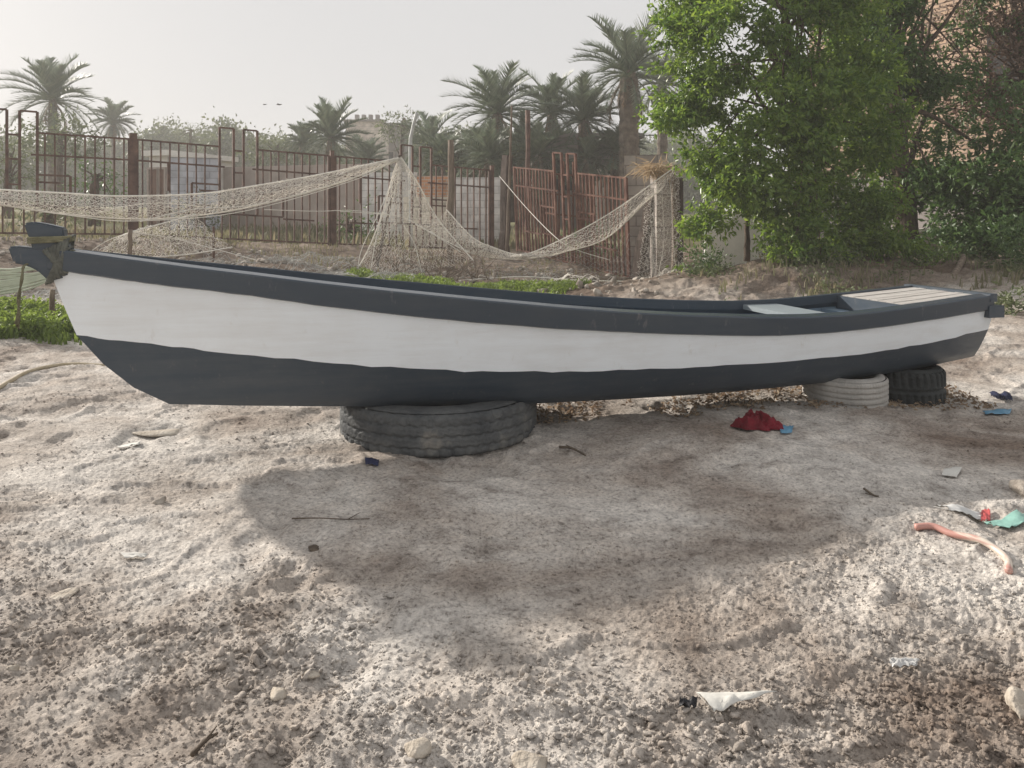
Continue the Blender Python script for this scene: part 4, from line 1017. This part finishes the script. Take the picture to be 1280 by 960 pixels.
far_tree('low olive bush behind the second fence panel', 250, 262, 30, 16, 22, 211, None, .12, 90)
far_tree('low olive bush behind the leftmost fence panel', 60, 262, 40, 16, 19, 212, None, .12, 90)
far_tree('dark shrub on the far side of the red panel', 735, 300, 34, 26, 18.5, 213, M['leaf_dark'], .1, 110)
# far wood that reads as one mass
def treeline():
    r = np.random.default_rng(303); ells = []
    for u in np.arange(-320, 900, 26):
        Y = r.uniform(70, 95); top = 176+8*math.sin(u*.02)+r.uniform(-8, 8)
        ells.append((P(u, (top+265)/2, Y), (30*Y/F, 3, (265-top)/2*Y/F), 1))
    C, D = crown_points(ells, 60, r, .3); per = 18
    Cl = np.repeat(C, per, 0)+r.normal(size=(len(C)*per, 3))*.5; Dl = r.normal(size=Cl.shape)
    V, Fq = leaves(Cl, Dl, .42, r, .6); o = link_mesh('treeline', V, Fq, M['leaf_olive']); o['kind'] = 'stuff'; o['label'] = 'hazy line of far trees and palms on the horizon'
treeline()

# ---------------------------------------------------------------- buildings and walls
def wall_thing(name, label, cat, A, B, z0, z1, th, mat, cap=None):
    A = np.array(A, float); B = np.array(B, float); d = B-A; L = np.linalg.norm(d); rz = math.atan2(d[1], d[0])
    t = thing(name, label, cat, ((A[0]+B[0])/2, (A[1]+B[1])/2, z0)); mb = MB()
    mb.box(((A[0]+B[0])/2, (A[1]+B[1])/2, (z0+z1)/2), (L, th, z1-z0), rz); mb.build('wall', mat, t)
    if cap:
        mb = MB(); mb.box(((A[0]+B[0])/2, (A[1]+B[1])/2, z1+.03), (L+.06, th+.08, .06), rz); mb.build('coping', cap, t)
    return t
def house(name, label, u0, u1, Y, depth, vtop, mat, mat2=None, roof=None, rz=0, openings=(), z0=.3, parapet=0):
    x0, x1 = P(u0, 0, Y)[0], P(u1, 0, Y)[0]; zt = zat(vtop, Y); cx = (x0+x1)/2; t = thing(name, label, 'building', (cx, Y, z0)); w = x1-x0
    R = mat_rot(rz, 'z')
    def W(x, y, z): return np.array([cx, Y, 0])+R@np.array([x, y, 0])+np.array([0, 0, z])
    mb = MB(); mb.box(W(0, depth/2, (z0+zt)/2), (w, depth, zt-z0), rz); mb.build('wall', mat, t)
    mb = MB(); mb.box(W(0, depth/2, zt+.08), (w+.3, depth+.3, .16), rz); 
    if parapet:
        for q in range(parapet): mb.box(W(-w*.3+q*w*.6/max(1, parapet-1), depth*.3, zt+.45), (w*.1, .5, .6), rz)
    mb.build('roof', roof or mat, t)
    for kind_, fx, zz0, zz1, ww, mt in openings:
        mb = MB(); mb.box(W(-w/2+fx*w, .02, (zz0+zz1)/2), (ww, .12, zz1-zz0), rz); o = mb.build(kind_, mt, t)
        fr = MB()
        for sx in (-1, 1): fr.box(W(-w/2+fx*w+sx*(ww/2+.03), -.01, (zz0+zz1)/2), (.06, .16, zz1-zz0+.12), rz)
        fr.box(W(-w/2+fx*w, -.01, zz1+.03), (ww, .155, .06), rz); fr.build('frame', M['tan_plaster'], o)
    return t
house('hut', 'small white hut with brown doors behind the second fence panel', 184, 212, 23.5, 3, 195, M['pale_plaster'], rz=-.3, openings=[('door', .3, .7, 2.45, .3, M['door_brown']), ('door', .75, .7, 2.45, .2, M['door_brown'])], z0=.5)
wall_thing('block_wall', 'bluish white block wall running right from the small hut', 'wall', P(212, 265, 23.4)[:2], P(276, 265, 24)[:2], .4, zat(197, 23.6), .2, M['blue_block'], M['pale_plaster'])
wall_thing('boundary_wall', 'plain tan wall behind the middle of the metal fence', 'wall', P(276, 265, 26)[:2], P(462, 265, 24)[:2], .3, zat(207, 25), .2, M['tan_plaster'])
wall_thing('block_wall', 'bright whitewashed block wall behind the net peak', 'wall', P(452, 265, 23)[:2], P(520, 265, 22.6)[:2], .2, zat(216, 23), .2, M['white_block'])
wall_thing('brick_wall', 'orange brick wall stub behind the fence finials', 'wall', P(522, 265, 22.3)[:2], P(562, 265, 22.2)[:2], .2, zat(220, 22.2), .2, M['orange_brick'])
wall_thing('block_wall', 'low cream block wall in front of the orange brick', 'wall', P(505, 265, 21.4)[:2], P(562, 265, 21.4)[:2], .1, zat(246, 21.4), .2, M['cream_block'])
wall_thing('block_wall', 'whitewashed wall seen in bright slits through the bars by the dark post', 'wall', P(566, 265, 22)[:2], P(628, 265, 22)[:2], .1, zat(222, 22), .2, M['white_block'])
house('far_building', 'large beige block building far behind the palms with rooftop blocks', 432, 476, 62, 6, 152, M['far_block'], roof=M['grey_plaster'], rz=.0, openings=[('window', .7, 5.3, 6.1, .5, M['dark_hole'])], parapet=4, z0=1)
house('far_building', 'lower greyish building right of the far beige one', 474, 506, 66, 5, 156, M['grey_plaster'], rz=0, openings=[('window', .4, 5.2, 6.2, .7, M['dark_hole'])], z0=1)
house('house', 'low grey house with pale door patches behind the palms', 668, 800, 30, 6, 172, M['grey_plaster'], roof=M['grey_plaster'], openings=[('window', .32, 2.0, 3.2, 1.0, M['dark_hole']), ('door', .55, .5, 2.9, 1.1, M['pale_plaster']), ('door', .8, .5, 2.9, .9, M['pale_plaster'])], z0=.3)
wall_thing('block_wall', 'grey concrete block wall behind the straw pillar', 'wall', P(781, 265, 15.7)[:2], P(834, 265, 15.5)[:2], -.3, zat(194, 15.6), .2, M['grey_block'])
pl = thing('block_pillar', 'grey block pillar topped with straw at the left of the leafy tree', 'pillar', (P(826, 0, 14.6)[0], 14.6, -.3))
mb = MB(); x = P(829, 0, 14.7)[0]; mb.box((x, 14.75, (zat(207, 14.6)-.3)/2), (.36, .36, zat(207, 14.6)+.3), .15); mb.build('pillar_shaft', M['grey_block'], pl)
mb = MB(); mb.box((P(852, 0, 14.8)[0], 14.95, (zat(222, 14.8)-.3)/2), (.1, .1, zat(222, 14.8)+.3), .15); mb.build('edge_post', M['dark_wood'], pl)
wall_thing('garden_wall', 'pale low wall seen under the bright green crown', 'wall', P(880, 265, 14)[:2], P(975, 265, 14)[:2], .2, zat(268, 14), .18, M['pale_plaster'])
wall_thing('garden_wall', 'dim concrete wall under the dark bush right of the trunk', 'wall', P(1075, 265, 14.2)[:2], P(1290, 265, 13.6)[:2], .3, zat(290, 14), .2, M['tan_plaster'], M['pale_plaster'])
# straw on the pillar
r = np.random.default_rng(9); n_ = 420; c = P(822, 208, 14.5)
C = c+r.normal(size=(n_, 3))*np.array([.16, .12, .05]); D = r.normal(size=(n_, 3))*np.array([1, .6, .5])+np.array([-.1, -.1, -.75]); V, Fq = leaves(C, D, .3, r, .045, .1)
o = link_mesh('straw_bundle', V, Fq, M['straw'], org=c); setprops(o, 'ragged bundle of dry straw on top of the block pillar', 'straw')
# brick building behind the right trees: left-facing wall takes the sun
bb = thing('brick_building', 'tan brick building behind the trees at the right edge', 'building', (11.5, 19, .6))
A = np.array([8.3, 22.]); B = np.array([11.6, 14.5]); d = (B-A)/np.linalg.norm(B-A); nrm = np.array([d[1], -d[0]]); nrm = nrm if nrm[0] < 0 else -nrm
def WB(s, off, z): q = A+d*s+nrm*off; return np.array([q[0], q[1], z])
Lw = np.linalg.norm(B-A); zt = 7.2
def wquad(s0_, s1_, z0_, z1_, off, mt, name, th=.25, parent=None):
    V = []
    for o_ in (off, off-th):
        V += [WB(s0_, o_, z0_), WB(s1_, o_, z0_), WB(s1_, o_, z1_), WB(s0_, o_, z1_)]
    return link_mesh(name, V, [(0, 1, 2, 3), (7, 6, 5, 4), (0, 4, 5, 1), (1, 5, 6, 2), (2, 6, 7, 3), (3, 7, 4, 0)], mt, parent or bb)
wquad(0, Lw, .2, zt, 0, M['tan_brick'], 'wall', 5.5)
wquad(-.15, Lw+.15, zt+.002, zt+.25, .2, M['grey_plaster'], 'roof', 5.9)
wquad(0, Lw, .25, 2.05, .05, M['grey_plaster'], 'plinth', .04)
for s_ in (2.0, 5.2):
    w_ = wquad(s_, s_+1.1, 3.6, 5.0, .012, M['dark_hole'], 'window', .1); wquad(s_-.1, s_+1.2, 3.46, 3.597, .08, M['tan_plaster'], 'sill', .1, w_)

# ---------------------------------------------------------------- small things on the ground
def gpt(u, v, dz=0.0):       # where the sight line meets the ground
    Y = 3.
    for _ in range(60):
        x = (u-CX)/F*Y; z = float(gh(np.array([x]), np.array([Y]), False)[0]); Y2 = (H-z)*F/(v-HV); Y = .5*Y+.5*Y2
    x = (u-CX)/F*Y; return np.array([x, Y, g1(x, Y)+dz])
def rock(label, u, v, size, seed, mat='stone', sq=(1, .8, .6), group=None, name='rock', cat='rock'):
    V, Fc = lump(seed, ICO3, .3, sq, 7); c = gpt(u, v); R = mat_rot(random.uniform(0, 6), 'z')
    o = link_mesh(name, (V*size)@R.T+c+[0, 0, size*.25*sq[2]], Fc, M[mat], org=c); return setprops(o, label, cat, group)
rock('rounded pale stone at the bottom edge of the yard', 662, 958, .042, 11, sq=(1.2, .8, .5))
rock('angular tan clod near the bottom left of centre', 523, 938, .032, 12)
rock('squarish clod in the middle of the broken soil', 346, 872, .028, 13)
rock('flat white stone on the bare dirt at the left', 74, 745, .05, 14, sq=(1.1, .6, .16), mat='stone')
rock('flat pale slab of dry earth below the bow', 205, 538, .12, 15, sq=(1.2, .6, .12), mat='stone')
rock('small white pebble at the left edge', 17, 830, .016, 16, mat='stone')
rock('small pale stone beside the dark shadow edge', 390, 845, .02, 17)
rock('dark stone lying on the shadow edge', 393, 687, .034, 48, 'twig', (1.4, .6, .3), name='stone', cat='stone')
rock('brown lump of earth at the right edge by the green strip', 1282, 612, .07, 19, 'clod', name='clod', cat='clod')
rock('pale tan straw-like lump at the lower right edge', 1275, 893, .045, 20, 'stone', (1.2, .7, .8))
rock('dark brown clod beneath the bow ground patch', 200, 628, .03, 22, 'clod', name='clod', cat='clod')
def sheet(name, label, cat, poly, mat, seed, amp=.012, th=.0015, lift=.01, n_=9, group=None):
    """thin crumpled sheet: polygon corner points (image places on the ground), bilinear grid from 4 corners"""
    r = np.random.default_rng(seed); q = [gpt(*p) for p in poly]
    a, b2, c, d = q; S_, T_ = np.meshgrid(np.linspace(0, 1, n_), np.linspace(0, 1, n_)); S_ = S_[..., None]; T_ = T_[..., None]
    G = (a*(1-S_)+b2*S_)*(1-T_)+(d*(1-S_)+c*S_)*T_
    G[..., 2] = np.maximum(G[..., 2], gh(G[..., 0], G[..., 1]))+lift+np.abs(fbm(S_[..., 0]*4+seed, T_[..., 0]*4, 3, seed)-.5)*amp*4
    V = np.concatenate([G.reshape(-1, 3), G.reshape(-1, 3)-[0, 0, th]]); idx = np.arange(n_*n_).reshape(n_, n_); Fc = []
    for i in range(n_-1):
        for j in range(n_-1):
            f = [idx[i, j], idx[i, j+1], idx[i+1, j+1], idx[i+1, j]]; Fc.append([int(k) for k in f]); Fc.append([int(k)+n_*n_ for k in f[::-1]])
    ring = list(idx[0, :])+list(idx[1:, -1])+list(idx[-1, -2::-1])+list(idx[-2:0, 0][...])
    for i in range(len(ring)):
        p, s2 = int(ring[i]), int(ring[(i+1) % len(ring)]); Fc.append([p, p+n_*n_, s2+n_*n_, s2])
    o = link_mesh(name, V, Fc, mat, org=a, smooth=True); return setprops(o, label, cat, group)
sheet('paper_sheet', 'torn pointed white sheet lying on the dirt at the lower right', 'paper', [(870, 880), (972, 883), (905, 902), (893, 905)], M['paper'], 3, .003, lift=.024)
sheet('wrapper', 'small crumpled silver-white wrapper right of the torn white sheet', 'litter', [(1112, 834), (1150, 830), (1146, 838), (1118, 841)], M['white_plastic'], 5, .012)
sheet('plastic_scrap', 'black plastic scrap left of the torn white sheet', 'litter', [(850, 888), (872, 888), (870, 898), (848, 897)], M['black_plastic'], 6, .01)
sheet('cardboard_piece', 'small flat grey board piece on the shaded dirt at right', 'litter', [(1180, 588), (1203, 588), (1196, 597), (1177, 595)], M['paper'], 7, .002)
sheet('plastic_bag', 'white thin plastic strip beside the red hose', 'litter', [(1165, 636), (1228, 642), (1226, 648), (1190, 645)], M['white_plastic'], 8, .006)
sheet('plastic_scrap', 'small red plastic scrap next to the teal strip', 'litter', [(1227, 640), (1238, 640), (1238, 648), (1226, 648)], M['red_plastic'], 9, .006)
sheet('plastic_strip', 'teal green plastic strip at the right edge', 'litter', [(1230, 654), (1284, 645), (1284, 660), (1262, 660)], M['teal'], 10, .01)
sheet('packet', 'small dark navy packet in front of the truck tyre', 'litter', [(456, 578), (474, 578), (473, 587), (457, 586)], M['navy'], 11, .006)
sheet('plastic_scrap', 'small blue plastic scrap beside the red cloth', 'litter', [(974, 538), (992, 538), (990, 545), (976, 546)], M['blue'], 12, .008)
sheet('plastic_strip', 'blue plastic strip on the dirt right of the small black tyre', 'litter', [(1228, 516), (1265, 516), (1262, 521), (1232, 521)], M['blue'], 13, .008)
sheet('cloth_rag', 'dark rag lying on the bank right of the stern tyres', 'cloth', [(1236, 494), (1262, 497), (1266, 506), (1244, 502)], M['navy'], 14, .03)
sheet('paper_sheet', 'pale thin sheet of dry mud paper on the dirt left of centre', 'paper', [(150, 694), (185, 696), (182, 701), (156, 700)], M['paper'], 15, .003)
sheet('paper_sheet', 'pale flat scrap beneath the bow on sunlit dirt', 'paper', [(146, 557), (176, 557), (174, 562), (148, 562)], M['paper'], 16, .003)
# red cloth heap
def cloth_heap():
    c = gpt(948, 536); nr, na = 34, 120
    R_, A_ = np.meshgrid(np.linspace(0, 1, nr), np.linspace(0, 2*np.pi, na, endpoint=False), indexing='ij')
    out = 1+.5*(fbm(np.cos(A_)*1.6+5, np.sin(A_)*1.6+3, 3, 88)-.5)*2+.1*np.sin(A_*9+1)*R_
    x = R_*out*np.cos(A_)*.12; y = R_*out*np.sin(A_)*.085
    rid = 1-np.abs(2*fbm(x*17+y*9+2, y*20-x*6+7, 3, 90, .45)-1); rid2 = 1-np.abs(2*vnoise(x*45+9, y*38+x*18, 92)-1)
    z = np.clip(1-R_**2, 0, 1)**.6*(.014+.058*sstep(.45, 1, rid)+.016*rid2)*(1-.35*np.clip(x/.12, -1, 1))+.004
    V = np.stack([x, y, z], -1).reshape(-1, 3)@mat_rot(-.25, 'z').T+c
    V[:, 2] = np.maximum(V[:, 2], gh(V[:, 0], V[:, 1])+.002)
    idx = np.arange(nr*na).reshape(nr, na); nx = np.roll(idx, -1, 1)
    Fq = np.stack([idx[:-1], idx[1:], nx[1:], nx[:-1]], -1).reshape(-1, 4)
    o = link_mesh('red_cloth', V, Fq, M['red_cloth'], org=c, smooth=True); setprops(o, 'crumpled dark red cloth on the ground before the stern', 'cloth')
cloth_heap()
o = MB(); pp = [gpt(u, v, .012) for u, v in ((1144, 663), (1166, 664), (1190, 672), (1222, 682), (1245, 691), (1259, 703), (1261, 722))]
o.tube(smooth_path(pp, 40), .012, 10); o = o.build('hose', M['hose'], org=pp[0], smooth=True); setprops(o, 'faded red and cream hose piece bent on the dirt at right', 'hose')
o = MB(); pp = [gpt(u, v, .01) for u, v in ((-10, 492), (10, 480), (35, 468), (65, 460), (95, 457), (130, 458))]
o.tube(smooth_path(pp, 40), .014, 8); o = o.build('old_hose', M['old_rope'], org=pp[0], smooth=True); setprops(o, 'tan old hose curving over the dirt at the left edge', 'hose')
def twig(label, uv, r0, seed):
    rr = random.Random(seed); pp = [gpt(u, v, r0*1.2+rr.uniform(0, .008)) for u, v in uv]; o = MB(); o.tube(smooth_path(pp, 16), np.linspace(r0, r0*.5, 16), 6)
    k = pp[len(pp)//2]; o.tube([k, k+np.array([rr.uniform(-.06, .06), rr.uniform(-.02, .06), .012])], [r0*.6, r0*.3], 5)
    o = o.build('twig', M['twig'], org=pp[0], smooth=True); setprops(o, label, 'twig')
twig('dark crooked twig right of the truck tyre', [(700, 560), (715, 568), (732, 577)], .008, 1)
twig('thin dark twig lying in the boat shadow left of centre', [(365, 652), (400, 655), (435, 653), (462, 654)], .0028, 2)
twig('forked dry twig on the broken soil at the lower left', [(240, 938), (258, 920), (272, 912)], .006, 3)
twig('dry stick on shaded dirt in front of the stern', [(1080, 613), (1092, 622), (1098, 628)], .005, 4)
# dead brush under the nets
r = np.random.default_rng(15); br = MB()
for k in range(70):
    a = P(r.uniform(460, 620), r.uniform(335, 352), r.uniform(13, 14)); a[2] = g1(a[0], a[1]); e_ = a+np.array([r.uniform(-.5, .5), r.uniform(-.3, .3), r.uniform(.15, .75)]); m_ = (a+e_)/2+r.normal(size=3)*.08
    br.tube(smooth_path([a, m_, e_], 7), np.linspace(.009, .003, 7), 4)
o = br.build('dead_brush', M['wood'], org=P(540, 345, 13.5)); setprops(o, 'tangle of dead twigs at the foot of the timber post', 'brush')
post('log', 'grey log lying on the ground below the red panel', 'log', P(690, 350, 13.8)+[0, 0, .06], P(790, 357, 13.6)+[0, 0, .08], .07, .06, M['wood'], seed=31)
post('log', 'twisted root on the bank below the dark bush', 'root', P(1190, 352, 9.8), P(1205, 320, 10.6), .05, .035, M['wood'], seed=32)
# birds
for lb, u, v, s in (('right-hand one of two tiny birds in the pale sky', 349, 131, 1.0), ('left-hand, smaller one of two tiny birds in the pale sky', 331, 131, .7)):
    c = P(u, v, 55); bd = MB()
    bd.tube([c+[-.2*s, 0, 0], c+[-.08*s, 0, .02], c+[.08*s, 0, .02], c+[.2*s, 0, .03]], [.01*s, .05*s, .05*s, .012*s], 6)
    for q in (-1, 1): bd.add([c+[-.06*s, 0, .02], c+[.06*s, 0, .02], c+[.02*s, q*.3*s, .06*s], c+[-.08*s, q*.32*s, .05*s], c+[-.03*s, q*.1, .035]], [(0, 1, 2, 3), (3, 2, 1, 0)])
    o = bd.build('bird', M['black_plastic'], org=c); setprops(o, lb, 'bird', 'birds in the sky')

# ---------------------------------------------------------------- haze, sky, sun, camera
def haze(density):
    m = bpy.data.materials.new('haze_air'); m.use_nodes = True; nt = m.node_tree; nt.nodes.clear()
    out = nt.nodes.new('ShaderNodeOutputMaterial'); v = nt.nodes.new('ShaderNodeVolumePrincipled')
    v.inputs['Color'].default_value = (.93, .92, .91, 1); v.inputs['Density'].default_value = density; v.inputs['Anisotropy'].default_value = .15
    nt.links.new(v.outputs[0], out.inputs['Volume'])
    mb = MB(); mb.box((0, 80, 4.9), (2400, 480, 13)); o = mb.build('haze', m); o['kind'] = 'stuff'; o['label'] = 'pale dusty air over the yard and palms'
    mb = None
    return o
SUN = Vector((-2.0, 1.5, 1.0)).normalized()
el = math.asin(SUN.z); az = math.atan2(SUN.x, SUN.y)
HAZE = .0027
if HAZE: haze(HAZE)
w = bpy.data.worlds.new('World'); S.world = w; w.use_nodes = True; nt = w.node_tree
bg = nt.nodes['Background']; sky = nt.nodes.new('ShaderNodeTexSky'); sky.sky_type = 'NISHITA'; sky.sun_disc = False
sky.sun_elevation = el; sky.sun_rotation = az; sky.air_density = 1.0; sky.dust_density = 4.0; sky.ozone_density = 1.0; sky.altitude = 0
hs = nt.nodes.new('ShaderNodeHueSaturation'); hs.inputs['Saturation'].default_value = .45
mx = nt.nodes.new('ShaderNodeMix'); mx.data_type = 'RGBA'; mx.inputs[0].default_value = .968; mx.inputs[7].default_value = (2.26, 2.23, 2.23, 1)   # dust veil over the clear sky
nt.links.new(sky.outputs[0], hs.inputs['Color']); nt.links.new(hs.outputs[0], mx.inputs[6]); nt.links.new(mx.outputs[2], bg.inputs[0]); bg.inputs[1].default_value = .13
sl = bpy.data.lights.new('sun', 'SUN'); sl.energy = 2.85; sl.angle = math.radians(2.0); sl.color = (1, .925, .83)
so = bpy.data.objects.new('sun', sl); COL.objects.link(so); so.rotation_euler = (-SUN).to_track_quat('-Z', 'Y').to_euler(); so.location = (0, 0, 20)
cd = bpy.data.cameras.new('camera'); co = bpy.data.objects.new('camera', cd); COL.objects.link(co); S.camera = co
co.location = (0, 0, H); co.rotation_euler = (math.pi/2, 0, 0)
cd.sensor_width = 36; cd.sensor_fit = 'HORIZONTAL'; cd.lens = F/1280*36; cd.shift_y = -(480-HV)/1280; cd.clip_start = .05; cd.clip_end = 5000
S.render.engine = 'CYCLES'
S.cycles.max_bounces = 8; S.cycles.volume_bounces = 1; S.cycles.transparent_max_bounces = 8
S.cycles.use_denoising = True
S.view_settings.view_transform = 'Standard'; S.view_settings.look = 'None'; S.view_settings.gamma = 1; S.view_settings.exposure = 1.22
